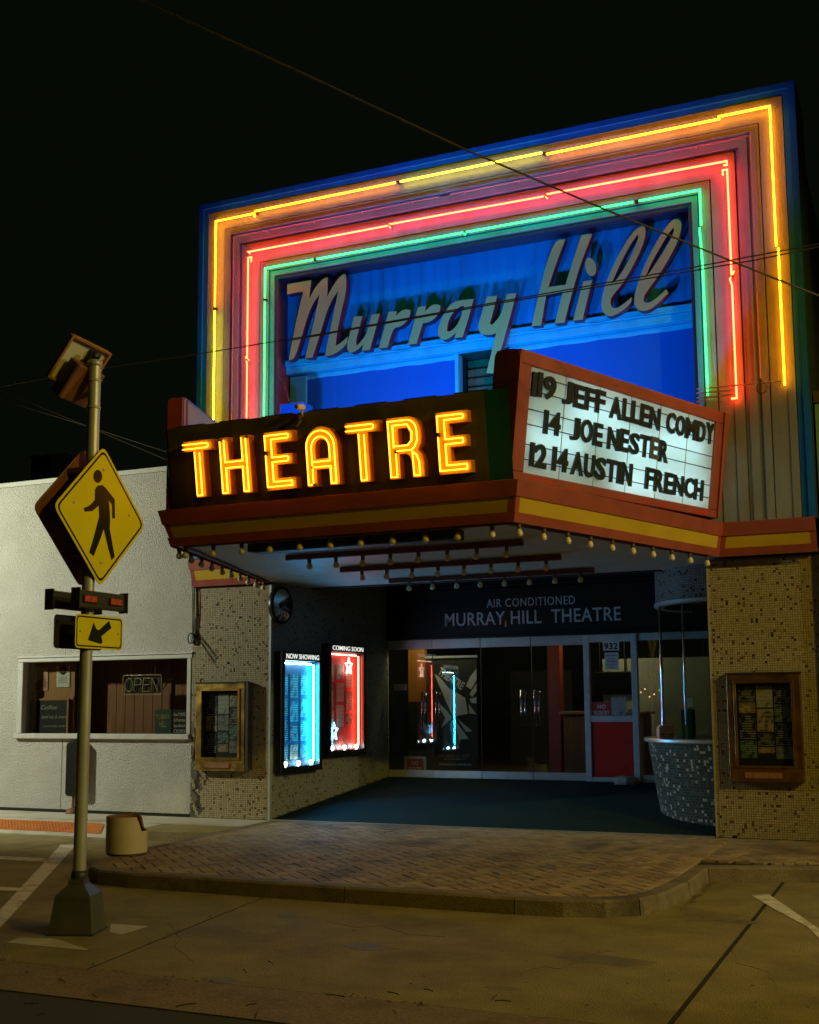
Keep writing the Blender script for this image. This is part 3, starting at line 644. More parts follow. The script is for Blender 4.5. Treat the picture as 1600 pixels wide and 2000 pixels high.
for k, (s, w) in enumerate((('Coffee', .3), ('Iced tea & more', .45), ('Community market', .42))): text('chalk_writing', s, (-11.85+.03*k, yi-.0505, 1.56-.13*k), (1, 0, 0), (0, 0, 1), w, .06-.012*k, .001, 'chalk', t, shear=.25)
t = thing('pumpkin_ornament', 'small round cream ornament on the shop window ledge', 'ornament', (-11.02, yi-.1, 1.19))
MB().lathe((-11.02, yi-.1, 1.30), [(.0001, .02), (.085, .02), (.10, .01), (.10, 0), (.0001, 0)], 20, 0, V(0, -1, 0)).build('body', 'gold_print', t)
MB().lathe((-11.02, yi-.121, 1.30), [(.0001, .003), (.075, .003), (.075, 0)], 18, 0, V(0, -1, 0)).build('face', 'tan_wood', t)
MB().lathe((-11.02, yi-.1, 1.395), [(.02, 0), (.03, .02), (.0001, .03)], 8).build('stem', 'gold_print', t)
text('lettering', 'Fall', (-11.07, yi-.1245, 1.28), (1, 0, 0), (0, 0, 1), .1, .045, .001, 'gold_print', t, shear=.2)
# OPEN sign, switched off
xo = rectY(240, 1318, 316, 1357, YS+.12); ox0, ox1, oz0, oz1 = xo[0][0], xo[1][0], xo[0][2], xo[2][2]; yo = YS+.12
op = thing('open_sign', 'unlit neon OPEN sign hanging in the shop window', 'neon sign', ((ox0+ox1)/2, yo, oz0))
MB().box((ox0+.02, yo+.03, oz0+.02), (ox1-.02, yo+.042, oz1-.02)).build('backing', 'black_board', op)
fw, fh = ox1-ox0, oz1-oz0
def rrect(x0, x1, z0, z1, r, y): return [V(cx+r*math.cos(a), y, cz+r*math.sin(a)) for cx, cz, a0 in ((x1-r, z1-r, 0), (x0+r, z1-r, 90), (x0+r, z0+r, 180), (x1-r, z0+r, 270)) for a in [math.radians(a0+30*k) for k in range(4)]]
MB().tube(rrect(ox0, ox1, oz0, oz1, .03, yo), .008, 6, 0, True).build('border_tube', 'neon_glass_gold', op)
def lt(pts, x, w): return [V(ox0+fw*(x+w*a), yo, oz0+fh*(.16+.68*b)) for a, b in pts]
cir = [(.5+.5*math.cos(a), .5+.5*math.sin(a)) for a in [2*math.pi*k/14 for k in range(14)]]
MB().tube(lt(cir, .06, .19), .007, 5, 0, True).build('letter_tube', 'neon_glass_gold', op)
for pts, x in (([(0, 0), (.15, 1), (.8, 1), (1, .8), (.9, .5), (.1, .5)], .29), ([(1, 1), (.1, 1), (0, 0), (.95, 0)], .52), ([(0, 0), (.1, 1), (.85, 0), (1, 1)], .74)):
    MB().tube(lt(pts, x, .19), .007, 5).build('letter_tube', 'neon_glass_gold', op)
MB().tube(lt([(.05, .5), (.8, .5)], .52, .19), .007, 5).build('letter_tube', 'neon_glass_gold', op)
MB().tube([V(ox1, yo+.03, oz0+.2*fh), V(ox1+.08, yo+.05, oz0+.75*fh), V(ox1+.15, yo+.06, oz0+.75*fh)], .008, 5).build('cord', 'black_board', op)
for x in (ox0+.12, ox1-.12): MB().tube([V(x, yo+.01, oz1), V(x, yo+.01, ZW[1]+.02)], .003, 4).build('hanger', 'metal_grey', op)
r = rectY(302, 1386, 335, 1425, YS+.1)
t = signboard('window_card', 'dark green MURRAY HILL card leaning in the shop window corner', (r[0][0], r[1][0], 1.215, r[2][2]), 'green_sign', YS+.10, cat='card')
wd = r[1][0]-r[0][0]
text('lettering', 'MURRAY', (r[0][0]+.1*wd, YS+.0995, 1.42), (1, 0, 0), (0, 0, 1), .8*wd, .07, .001, 'gold_print', t, .01)
text('lettering', 'HILL', (r[0][0]+.28*wd, YS+.0995, 1.31), (1, 0, 0), (0, 0, 1), .44*wd, .08, .001, 'gold_print', t, .01)
r = rectY(337, 1386, 364, 1426, YS+.1)
t = signboard('window_card', 'black price card with cream writing at the right end of the shop window', (r[0][0], r[1][0], 1.215, r[2][2]), 'black_board', YS+.10, cat='card')
for k, s in enumerate(('Best COFFEE', '& Pastries', 'Sandwich', 'CIDERS')): text('lettering', s, (r[0][0]+.02, YS+.0995, 1.46-.075*k), (1, 0, 0), (0, 0, 1), (r[1][0]-r[0][0])*.86, .045, .001, 'white_print', t, .005)
# roof-top unit
ac = thing('air_conditioner', 'grey box unit on the shop roof', 'air conditioner', (-13.3, 16.1, 4.84))
a = atY(60, 895, 15.8); b = atY(128, 935, 15.8)
MB().box((a[0], 15.8, 4.84), (atY(97, 900, 15.8)[0], 16.6, atY(80, 892, 15.8)[2]), 0, .02).build('cabinet', 'dark_steel', ac)
MB().box((atY(97, 900, 15.8)[0]+.003, 15.79, 4.84), (b[0], 16.6, atY(80, 889, 15.8)[2]), 0, .02).build('panel', 'metal_grey', ac)
MB().box((a[0]-.02, 15.78, atY(80, 891, 15.8)[2]), (atY(97, 900, 15.8)[0], 16.62, atY(80, 891, 15.8)[2]+.02)).build('lid', 'metal_grey', ac)

# ================================================================ THE THEATRE
th = thing('theatre_building', 'theatre with mosaic piers and a deep open lobby under the marquee', 'building', (-5, 14, 0))
CREAM = [(80, (0.47, 0.41, 0.27)), (14, (0.41, 0.35, 0.22)), (2.6, (0.13, 0.075, 0.04)), (1.4, (0.24, 0.15, 0.08)), (1.4, (0.035, 0.03, 0.025)), (.2, (0.30, 0.05, 0.03))]
PITCH = 0.0262
def pier(x0, x1, z1, seed):
    p = MB().box((x0, YF, 0.0), (x1, YF+.55, z1)).build('pier', 'grout', th)
    mosaic('mosaic', lambda s, t, h: np.stack([x0+s, YF-.001-h, SW+t], 1), x1-x0, z1-SW, PITCH, CREAM, p, seed=seed,
           skip=(lambda s, t: ((s < 0.10+0.09*np.sin(t*5.1)+0.05*np.sin(t*17)) & (t < 1.25) & (np.sin(t*23+s*40) > -0.5))) if seed == 1 else None)
    return p
pierL = pier(-9.08, -7.872, 3.19, 1); pierR = pier(-2.19, -1.0, 3.19, 2)
for (x, z0, z1, w) in ((-8.98, .25, .75, .05), (-8.83, .55, .8, .02), (-9.03, .8, 1.3, .02)):
    b = MB(); pts = [(x+random.uniform(-w, w), z0+(z1-z0)*k/9) for k in range(10)]
    poly = [(p[0]-w*random.uniform(.2, .6), p[1]) for p in pts]+[(p[0]+w*random.uniform(.2, .6), p[1]) for p in pts[::-1]]
    b.prism([poly], lambda a, c, d: V(a, YF-.005-d, c), 0, .002).build('weathered_patch', 'stain_crack', pierL)
MB().box((-7.876, YF-.012, SW), (-7.848, YF+.04, 3.18)).build('corner_trim', 'aluminium', th)
MB().box((-2.205, YF-.012, SW), (-2.186, YF+.03, 3.18)).build('corner_trim', 'aluminium', th)
MB().box((-1.005, YF-.008, SW), (-.985, YF+.03, 3.18)).build('corner_trim', 'aluminium', th)
# left lobby wall
WA = V(-7.85, YF+.03, 0); WB = V(-7.672, YB+.06, 0); WD = unit(WB-WA); WN = V(WD[1], -WD[0], 0); WLn = np.linalg.norm(WB-WA)
lw = MB().hexa([WA, WB, WB-WN*.3, WA-WN*.02], [WA+V(0, 0, 3.5), WB+V(0, 0, 3.5), WB-WN*.3+V(0, 0, 3.5), WA-WN*.02+V(0, 0, 3.5)]).build('lobby_wall', 'grout', th)
mosaic('mosaic', lambda s, t, h: WA+np.outer(s, WD)+np.outer(h+.001, WN)+np.stack([0*s, 0*s, SW+.02+t], 1), WLn, 3.3, PITCH,
       [(80, (0.34, 0.36, 0.33)), (10, (0.28, 0.29, 0.26)), (2.5, (0.06, 0.05, 0.045)), (1.5, (0.13, 0.10, 0.07))], lw, seed=3, skip=lambda s, t: SW+t < lobby_z(WA[1]+s)-.02)
# ceiling and side of the lobby
MB().box((-8.0, 14.3, 3.46), (-.6, YB+.2, 3.6)).build('lobby_ceiling', 'dark_wall', th)
MB().box((-8.0, 14.255, 3.2), (-.6, 14.3, 3.6)).build('ceiling_step', 'dark_wall', th)
MB().box((-.75, YF+.55, 0), (-.6, YB+.2, 3.5)).build('side_wall', 'navy_wall', th)
# header over the doors
Z0, Z1 = 0.488, 2.51
hd = MB().box((-7.75, YB, Z1+.075), (-.75, YB+.15, 3.46)).build('header', 'header_black', th)
for z in (2.60, 2.64, 3.30, 3.36): MB().box((-7.72, YB-.03, z), (-.76, YB-.001, z+.018), 0, .004).build('rail', 'header_black', hd)
text('lettering', 'MURRAY HILL  THEATRE', (-6.686, YB-.001, 2.772), (1, 0, 0), (0, 0, 1), 2.72, .2, .012, 'letter_teal', hd, .006, 1.06)
text('lettering', 'AIR CONDITIONED', (-6.008, YB-.001, 3.036), (1, 0, 0), (0, 0, 1), 1.37, .125, .010, 'letter_teal', hd, .0, 1.12)
MB().box((-5.72, YB-.02, 2.74), (-5.695, YB-.002, 2.83)).build('door_bell', 'brass', hd)
# glass doors: four leaves in two pairs
def handle(b, x, z0, z1):
    b.tube([V(x, YB-.005, z0), V(x, YB-.07, z0), V(x, YB-.07, z1), V(x, YB-.005, z1)], .014, 8)
def glass_door(x0, x1, hx):
    fr = MB().box((x0+.004, YB, Z1-.07), (x1-.004, YB+.045, Z1+.072), 0, .005).build('glass_door', 'aluminium', th)
    MB().box((x0+.004, YB, Z0+.005), (x1-.004, YB+.045, Z0+.115), 0, .005).build('bottom_rail', 'aluminium', fr)
    MB().box((x0+.004, YB+.018, Z0+.115), (x1-.004, YB+.026, Z1-.07)).build('pane', 'pane', fr)
    if hx is not None:
        b = MB(); handle(b, hx, 1.28, 1.78); handle(b, hx+.055, 1.30, 1.76); b.build('handle', 'chrome', fr)
S1, S2, S3, S4 = -6.913, -6.126, -5.328, -4.535
glass_door(-7.66, S1, S1-.14); glass_door(S1, S2, S1+.085); glass_door(S2, S3, S3-.14); glass_door(S3, S4, S3+.07)
for x in (S1, S2, S3): MB().box((x-.003, YB+.01, Z0+.01), (x+.003, YB+.035, Z1+.07)).build('door_edge', 'dark_steel', th)
# white framed door, house number 932
dr = MB()
DX0, DX1 = -4.53, -3.745
for a, b in (((DX0, YB-.03, Z0), (DX0+.09, YB+.05, Z1+.07)), ((DX1-.09, YB-.03, Z0), (DX1, YB+.05, Z1+.07)), ((DX0+.091, YB-.03, Z1-.04), (DX1-.091, YB+.05, Z1+.07)), ((DX0+.091, YB-.03, 1.33), (DX1-.091, YB+.05, 1.42)), ((DX0+.091, YB-.03, Z0), (DX1-.091, YB+.05, Z0+.06))): dr.box(a, b, 0, .006)
dr = dr.build('framed_door', 'white_paint', th)
MB().box((DX0+.092, YB-.005, Z0+.061), (DX1-.092, YB+.02, 1.329)).build('kick_panel', 'red_panel', dr)
MB().box((DX0+.092, YB+.012, 1.421), (DX1-.092, YB+.018, Z1-.041)).build('pane', 'pane', dr)
MB().box((DX1+.003, YB, Z1-.03), (-2.6, YB+.04, Z1+.072)).build('side_light_frame', 'white_paint', th)
MB().box((DX1+.003, YB, Z0), (-2.6, YB+.04, Z0+.10)).build('side_light_frame', 'aluminium', th)
MB().box((DX1+.01, YB+.015, Z0+.10), (-2.6, YB+.021, Z1-.03)).build('side_light', 'pane', th)
nm = sheet('number_plate', rectY(1178, 1252, 1209, 1271, YB-.008), 'white_print', 'white plate with house number 932 on the door', 'number plate')
nm['category'] = 'number plate'
r = rectY(1180, 1254, 1207, 1270, YB-.0085)
text('digits', '932', r[0]+V(.005, 0, .01), (1, 0, 0), (0, 0, 1), r[1][0]-r[0][0]-.01, r[2][2]-r[0][2]-.02, .002, 'sign_black', nm, .02)
def paper(rr, m, label, lines=(), ink='black_board', name='paper_notice', cat='notice'):
    o = sheet(name, rr, m, label, cat); x0, x1, z0, z1 = rr[0][0], rr[1][0], rr[0][2], rr[2][2]; y = rr[0][1]
    for s, zf, hf, wf in lines:
        text('lettering', s, (x0+(1-wf)/2*(x1-x0), y-.0005, z0+zf*(z1-z0)), (1, 0, 0), (0, 0, 1), wf*(x1-x0), hf*(z1-z0), .0012, ink, o, .012)
    return o
paper(rectY(1182, 1274, 1208, 1308, YB-.008), 'white_print', 'white notice sheet below the number 932 on the door', [('NO OUTSIDE', .78, .09, .8), ('FOOD', .60, .08, .4), ('OR DRINKS', .42, .08, .7), ('THANK YOU', .24, .07, .7), ('MGMT', .1, .06, .4)])
paper(rectY(1157, 1371, 1194, 1400, YB-.008), 'red_print', 'red NO RE-ENTRY sign on the white framed door', [('NO', .54, .28, .42), ('RE-ENTRY', .12, .28, .8)], 'white_print', 'warning_sign', 'sign')
paper(rectY(1195, 1361, 1222, 1398, YB-.008), 'print_white', 'white printed sheet right of the red door sign')
paper(rectY(1226, 1386, 1239, 1397, YB-.008), 'print_tan', 'tiny pale sticker low on the door glass', [('LIVE', .55, .3, .7), ('MUSIC', .1, .3, .8)], 'black_board', 'sticker', 'sticker')
o = paper(rectY(795, 1482, 827, 1509, YB+.06), 'red_print', 'red NO RE-ENTRY sign in a frame low behind the glass doors', [('NO', .54, .28, .42), ('RE-ENTRY', .12, .28, .8)], 'white_print', 'warning_sign', 'sign')
r = rectY(790, 1478, 832, 1509, YB+.07); MB().box((r[0][0], YB+.066, r[0][2]), (r[1][0], YB+.085, r[2][2])).build('frame', 'aluminium', o)
# what can be seen through the glass
room = MB()
room.box((-9, YB+.2, .40), (0, 24, .49), 0); room.box((-9, 23.9, .5), (0, 24, 3.6), 1); room.box((-9, YB+.2, 3.5), (0, 24, 3.6), 1); room.box((-9.1, YB+.2, .5), (-9, 24, 3.5), 1); room.box((0, YB+.2, .5), (.1, 24, 3.5), 1)
room.build('foyer', ['floor_wood', 'dark_wall'], th)
MB().box((-4.9, 19.0, .5), (-1.5, 19.1, 2.32)).build('foyer_wall', 'pale_wall', th)
MB().box((-7.2, 21.0, .5), (-6.0, 21.1, 2.2)).build('foyer_wall', 'dark_wall', th)
MB().box((-5.6, 18.2, .5), (-5.4, 18.4, 3.4)).build('column', 'red_deep', th)
r = rectY(798, 1268, 829, 1371, 17.4); MB().box((r[0][0], 17.4, r[0][2]), (r[1][0], 17.5, r[2][2]+.15)).build('orange_panel', 'orange_wall', th)
MB().box((r[0][0], 17.4, .5), (r[1][0], 17.5, r[0][2]-.003)).build('navy_panel', 'navy_wall', th)
tv = thing('television', 'black television on the foyer wall behind the white framed door', 'television', (-4.6, 18.9, 1.6))
r = rectY(1159, 1311, 1234, 1357, 18.92); MB().box((r[0][0], 18.92, r[0][2]), (r[1][0], 18.98, r[2][2]), 0, .01).build('case', 'black_board', tv)
MB().box((r[0][0]+.02, 18.915, r[0][2]+.02), (r[1][0]-.02, 18.919, r[2][2]-.02)).build('screen', 'screen', tv)
for f in (.18, .82): MB().tube([V(r[0][0]+f*(r[1][0]-r[0][0]), 18.95, r[2][2]), V(r[0][0]+f*(r[1][0]-r[0][0]), 18.95, 3.4)], .012, 5).build('bracket', 'black_board', tv)
dsk = thing('reception_desk', 'low dark counter inside the foyer behind the glass doors', 'counter', (-5.0, 18.2, .5))
MB().box((-5.3, 18.0, .5), (-4.0, 18.5, 1.42), 0, .02).build('body', 'brown_wood', dsk); MB().box((-5.35, 17.95, 1.422), (-3.95, 18.55, 1.47), 0, .01).build('top', 'tan_wood', dsk)
fl = thing('fairy_lights', 'string of tiny warm lights inside the foyer right of the door', 'fairy lights', (-3.6, 18.8, 1.5))
MB().tube([atY(u, v, 18.85) for u, v in ((1250, 1352), (1262, 1347), (1270, 1363), (1279, 1358), (1290, 1349))], .004, 4).build('wire', 'wire', fl)
for u, v in ((1252, 1354), (1260, 1348), (1269, 1363), (1278, 1358), (1288, 1350)):
    MB().lathe(atY(u, v-2, 18.85), [(.0001, -.014), (.012, -.006), (.012, .006), (.0001, .014)], 6).build('bulb', 'fairy', fl)
lp = thing('pendant_lamp', 'small dim lamp hanging inside the foyer', 'lamp', (-4.7, 18.3, 2.9))
MB().lathe((-4.7, 18.3, 2.9), [(.0001, .0), (.07, .03), (.08, .1), (.02, .17)], 12).build('shade', 'tan_wood', lp)
pt = bpy.data.lights.new('foyer_light', 'POINT'); pt.energy = 20; pt.color = (1, .85, .5); pt.shadow_soft_size = .08
po = bpy.data.objects.new('foyer_light', pt); COL.objects.link(po); po.location = (-4.7, 18.2, 2.8)
lp = thing('pendant_lamp', 'small warm lamp added inside the foyer to light the banner and orange panel', 'lamp', (-7.1, 16.80, 3.0))  # added lamp, placed so that it lights the banner front and orange panel
MB().lathe((-7.1, 16.80, 3.0), [(.0001, .0), (.07, .03), (.08, .1), (.02, .17)], 12).build('shade', 'tan_wood', lp)
pt = bpy.data.lights.new('foyer_light', 'POINT'); pt.energy = 30; pt.color = (1, .8, .45); pt.shadow_soft_size = .08
po = bpy.data.objects.new('foyer_light', pt); COL.objects.link(po); po.location = (-7.1, 16.80, 2.92)
# banner behind the first glass door
bnr = thing('banner_stand', 'tall black and white roll-up THEATRE banner behind the glass door', 'banner', (-6.6, YB+.6, .49))
yb_ = YB+.6; r = rectY(834, 1284, 931, 1509, yb_); bx0, bx1, bz0, bz1 = r[0][0], r[1][0], r[0][2], r[2][2]
MB().box((bx0, yb_, bz0), (bx1, yb_+.006, bz1)).build('cloth', 'navy_wall', bnr)
MB().box((bx0-.01, yb_-.015, bz1), (bx1+.01, yb_+.02, bz1+.035)).build('top_rail', 'aluminium', bnr)
MB().box((bx0-.02, yb_-.06, .50), (bx1+.02, yb_+.1, bz0-.002), 0, .01).build('base', 'aluminium', bnr)
def bz(pts): return [(atY(740+x/2.963, 1080+y/2.963, yb_)[0], atY(740+x/2.963, 1080+y/2.963, yb_)[2]) for x, y in pts]
for pts in ([(322, 700), (355, 722), (405, 782), (500, 838), (516, 930), (470, 940), (430, 948), (385, 850)], [(505, 770), (530, 715), (566, 670), (566, 735), (535, 790)], [(525, 815), (566, 755), (566, 800), (540, 835)],
            [(525, 845), (566, 835), (566, 870), (535, 868)], [(520, 872), (566, 935), (524, 928)], [(424, 962), (442, 1075), (428, 1105), (412, 1000)], [(440, 965), (520, 1075), (472, 1080), (468, 1102)],
            [(456, 960), (542, 1032), (505, 1035)], [(424, 955), (362, 1012), (385, 955), (340, 880), (350, 870), (400, 920)]):
    MB().prism([bz(pts)[::-1]], lambda a, c, d: V(a, yb_-d, c), 0.0005, .002).build('print', 'white_print', bnr)
p0 = atY(740+338/2.963, 1080+700/2.963, yb_-.001); p1 = atY(740+478/2.963, 1080+795/2.963, yb_-.001); ex = unit(p1-p0)
text('lettering', 'THEATRE', p0, ex, V(-ex[2], 0, ex[0]), np.linalg.norm(p1-p0), .13, .001, 'white_print', bnr, .03)
for s, u, v, w, h, m in (('LIVE MUSIC ALL AGES', 858, 1479, 58, 8, 'tan_wood'), ('JACKSONVILLE, FL', 867, 1484, 42, 3, 'white_print'), ('WWW.MURRAYHILLTHEATRE.COM', 858, 1495, 62, 5, 'white_print')):
    a = atY(u, v, yb_-.001); text('lettering', s, a, (1, 0, 0), (0, 0, 1), atY(u+w, v, yb_)[0]-a[0], h/150, .001, m, bnr, .01)

# ---- ticket booth
bt = thing('ticket_booth', 'curved mosaic ticket booth with glass front beside the right pier', 'ticket booth', (-2.0, 14.9, lobby_z(14.2)))
BC = V(-2.0, 14.9, 0); ZC = 1.17
zb0 = .16
def cone(r0, r1, z0, z1, A0=math.radians(150), A1=math.radians(290)):
    def fn(s, t, h):
        f = t/(z1-z0); rr = r0+(r1-r0)*f; a = A0+s/((r0+r1)/2)
        return np.stack([BC[0]+(rr+h)*np.cos(a), BC[1]+(rr+h)*np.sin(a), z0+t], 1)
    return fn, (A1-A0)*(r0+r1)/2
A0, A1 = math.radians(140), math.radians(290)
base = MB().lathe(BC, [(1.10, zb0-.03), (1.245, ZC-.05)], 40, 0, V(0, 0, 1), A0, A1).build('base', 'grout_dark', bt)
fn, S = cone(1.103, 1.248, zb0, ZC-.055, A0, A1)
mosaic('mosaic', fn, S, ZC-.055-zb0, .034, [(60, (0.05, 0.085, 0.085)), (25, (0.10, 0.15, 0.15)), (12, (0.58, 0.58, 0.52))], base, .16, seed=5)
ct = MB(); ct.lathe(BC, [(.9, ZC-.048), (1.29, ZC-.048), (1.30, ZC-.035), (1.30, ZC-.005), (1.29, ZC), (.9, ZC)], 40, 0, V(0, 0, 1), A0, A1, False); ct.build('counter', 'counter', bt)
dm = MB().lathe(BC, [(1.10, 2.82), (1.10, 3.47)], 40, 0, V(0, 0, 1), A0, A1).build('fascia_drum', 'grout', bt)
fn, S = cone(1.102, 1.102, 2.84, 3.46, A0, A1)
mosaic('mosaic', fn, S, .62, .030, [(82, (0.40, 0.43, 0.42)), (8, (0.34, 0.36, 0.34)), (9, (0.06, 0.06, 0.055))], dm, .16, seed=6)
MB().lathe(BC, [(1.0, 2.78), (1.115, 2.78), (1.125, 2.79), (1.125, 2.825), (1.10, 2.835)], 40, 0, V(0, 0, 1), A0, A1, False).build('drum_trim', 'aluminium', bt)
for i, a in enumerate((178, 206, 235, 262)):
    a = math.radians(a); p = BC+1.09*V(math.cos(a), math.sin(a), 0)
    MB().tube([p+V(0, 0, ZC), p+V(0, 0, 2.78)], .014 if i else .02, 8).build('mullion', 'chrome', bt)
gl = MB(); angs = [178, 206, 235, 262, 288]
for a, b in zip(angs[:-1], angs[1:]):
    p, q = [BC+1.09*V(math.cos(math.radians(k)), math.sin(math.radians(k)), 0) for k in (a+.8, b-.8)]
    MB().hexa([p+V(0, 0, ZC), q+V(0, 0, ZC), q+V(0, 0, 2.78), p+V(0, 0, 2.78)], [x+.004*unit(np.cross(q-p, V(0, 0, 1))) for x in (p+V(0, 0, ZC), q+V(0, 0, ZC), q+V(0, 0, 2.78), p+V(0, 0, 2.78))]).build('pane', 'pane', bt)
MB().box((-2.25, 15.3, .2), (-2.1, 15.8, 2.78)).build('booth_post', 'dark_steel', bt)
MB().box((-2.6, 15.6, 1.0), (-1.2, 15.65, 2.78)).build('booth_back', 'navy_wall', bt)
cr = thing('card_reader', 'small pink rounded box standing on the ticket booth counter', 'box', V(atY(1300, 1432, 14.02)[0], 14.02, ZC))
c = np.array(WL[cr]); c[2] = ZC; exb = unit(V(math.cos(YAW-.2), -math.sin(YAW-.2), 0))
b = MB(); hw = .095
b.prism([[(x, z) for x, z in [(-hw+.02, 0), (hw-.02, 0), (hw, .03), (hw, .13), (hw-.03, .165), (-hw+.03, .165), (-hw, .13), (-hw, .03)]]], lambda a_, z, d: c+exb*a_+V(0, 0, z)+d*np.cross(exb, V(0, 0, 1)), -.04, .04)
b.build('body', 'pink_plastic', cr)
for sx in (-.05, .05): MB().obox(c+exb*sx+V(0, 0, .055)+.0405*np.cross(exb, V(0, 0, 1)), exb*.022, np.cross(exb, V(0, 0, 1))*.001, V(0, 0, .007)).build('slot', 'dark_steel', cr)
for nm_, (u0, v0, u1, v1), m, lb in (('box', (1330, 1385, 1352, 1428), 'green_box', 'dark green box inside the ticket booth'), ('paper_note', (1335, 1363, 1353, 1381), 'white_print', 'white slip of paper taped inside the ticket booth glass')):
    r = rectY(u0, v0, u1, v1, 14.35)
    if nm_ == 'box':
        tag(MB().box((r[0][0], 14.35, ZC), (r[1][0], 14.55, r[2][2]), 0, .01).build('storage_box', m), lb, 'box')
    else: sheet('paper_note', r, m, lb, 'note')
st = MB(); 
g2 = np.random.default_rng(4); pts = []
cc = V(atY(1223, 1525, YB-.2)[0], YB-.2, lobby_z(YB-.2)+.01)
st.lathe(cc-V(0, 0, .01), [(.0001, 0), (.12, .0), (.135, .05), (.12, .10), (.07, .115), (.0001, .118)], 9, 0, V(0, 0, 1), smooth=False)
st.v = [tuple(np.array(p)*1.0+np.array([(p[0]-cc[0])*.35, 0, 0])+g2.uniform(-.008, .008, 3)) for p in st.v]
tag(st.build('rock', 'stone'), 'pale lump of stone used as a doorstop at the framed door', 'stone')
# round convex mirror high on the lobby wall
mp_ = atP(551, 1182, WA+WN*.06, WN)
mr = thing('convex_mirror', 'round mirror high on the left lobby wall above NOW SHOWING', 'mirror', mp_)
MB().lathe(mp_, [(.24, -.06), (.255, -.02), (.25, .01), (.22, .015)], 28, 0, WN).build('rim', 'black_frame', mr)
MB().lathe(mp_, [(.225, .008), (.17, .035), (.1, .05), (.0001, .056)], 28, 0, WN).build('glass', 'chrome', mr)
sw_ = rectY(757, 1337, 781, 1349, YB-.01)
tag(MB().box((sw_[0][0]+.12, YB-.04, sw_[0][2]), (sw_[1][0]+.12, YB-.005, sw_[2][2]), 0, .004).build('switch_plate', 'metal_grey'), 'small grey metal plate on the left edge of the glass doors', 'plate')

# ---- display cases
def flyer(c, ex, w, h, m, label, parent_n):
    c = np.array(c); ez = V(0, 0, 1); n = np.cross(ex, ez)
    b = MB().hexa([c-ex*w/2-ez*h/2, c+ex*w/2-ez*h/2, c+ex*w/2+ez*h/2, c-ex*w/2+ez*h/2], [q+n*.003 for q in (c-ex*w/2-ez*h/2, c+ex*w/2-ez*h/2, c+ex*w/2+ez*h/2, c-ex*w/2+ez*h/2)])
    o = b.build('flyer', m, None, c); tag(o, label, 'flyer', 'flyers in '+parent_n); return o
RN = ['topmost', 'second', 'third', 'fourth', 'lowest']; CN = ['left', 'middle', 'right']
LABS = {0: 'white printed', 1: 'black', 2: 'brown picture', 3: 'tan', 4: 'grey printed', 5: 'teal'}
PN = ['print_white', 'print_dark', 'print_photo', 'print_tan', 'print_grey', 'print_teal']
def frame4(b, P, ex, w, h, t, d, mi=0, bot=None, bev=.006):
    ez = V(0, 0, 1); n = np.cross(ex, ez); bot = bot or t
    def bar(x0, x1, z0, z1): b.obox(P+ex*(x0+x1)/2+ez*(z0+z1)/2+n*d/2, ex*(x1-x0)/2, n*d/2, ez*(z1-z0)/2, mi, bev)
    bar(0, t, bot+.001, h-t-.001); bar(w-t, w, bot+.001, h-t-.001); bar(0, w, 0, bot); bar(0, w, h-t, h)
def brass_case(nm_, label, x0, x1, z0, z1, m, grid, side=False):
    t = thing('display_case', label, 'display case', ((x0+x1)/2, YF-.01, z0), 'brass display cases')
    ex = V(1, 0, 0); w, h = x1-x0, z1-z0; P = V(x0, YF-.012, z0); n = V(0, -1, 0)
    MB().obox(P+V(w/2, -.01, h/2), ex*(w/2-.02), n*.008, V(0, 0, h/2-.02)).build('back_board', 'black_board', t)
    b = MB(); frame4(b, P, ex, w, h, .075, .11, bot=.15); b.build('frame', m, t)
    b = MB(); frame4(b, P+n*.104+V(.07, 0, .145), ex, w-.14, h-.215, .028, .022, bev=.004); b.build('inner_frame', m, t)
    MB().box((x0+.16, YF-.135, z0+.035), (x1-.22, YF-.118, z0+.10), 0, .004).build('name_slot', 'brown_wood', t)
    MB().obox(P+n*.085+V(w/2, 0, h/2+.035), ex*(w/2-.08), n*.002, V(0, 0, h/2-.115)).build('pane', 'pane_case', t)
    MB().box((x0-.012, YF-.13, z1), (x1+.012, YF-.012, z1+.02), 0, .004).build('cap', 'dark_steel', t)
    iw = (w-.21)/3
    for ci in range(3):
        rows = grid[ci]; z = z1-.12
        for ri, (pm, hh) in enumerate(rows):
            flyer(V(x0+.105+iw*(ci+.5), YF-.034, z-hh/2), ex, iw*.92, hh-.015, PN[pm], '%s flyer, %s in the %s column of the %s' % (LABS[pm], RN[ri], CN[ci], nm_), nm_); z -= hh
    return t
brass_case('brass case on the left pier', 'tarnished brass display case on the left mosaic pier', -8.93, -8.175, .75, 1.89, 'brass', [[(1, .30), (2, .22), (1, .28)], [(0, .29), (4, .22), (5, .16), (3, .12)], [(2, .2), (1, .22), (5, .2), (4, .18)]])
MB().box((-8.162, YF-.125, .76), (-8.115, YF-.012, 1.9), 0, .004).build('side_channel', 'dark_steel', [o for o in bpy.data.objects if o.get('label') == 'tarnished brass display case on the left mosaic pier'][0])
brass_case('brass case on the right pier', 'copper-brown brass display case on the right mosaic pier', -2.015, -1.245, .745, 1.90, 'brass_dull', [[(1, .18), (3, .13), (1, .28), (5, .2)], [(0, .25), (2, .26), (1, .15), (3, .08)], [(1, .2), (5, .2), (1, .25), (4, .15)]])
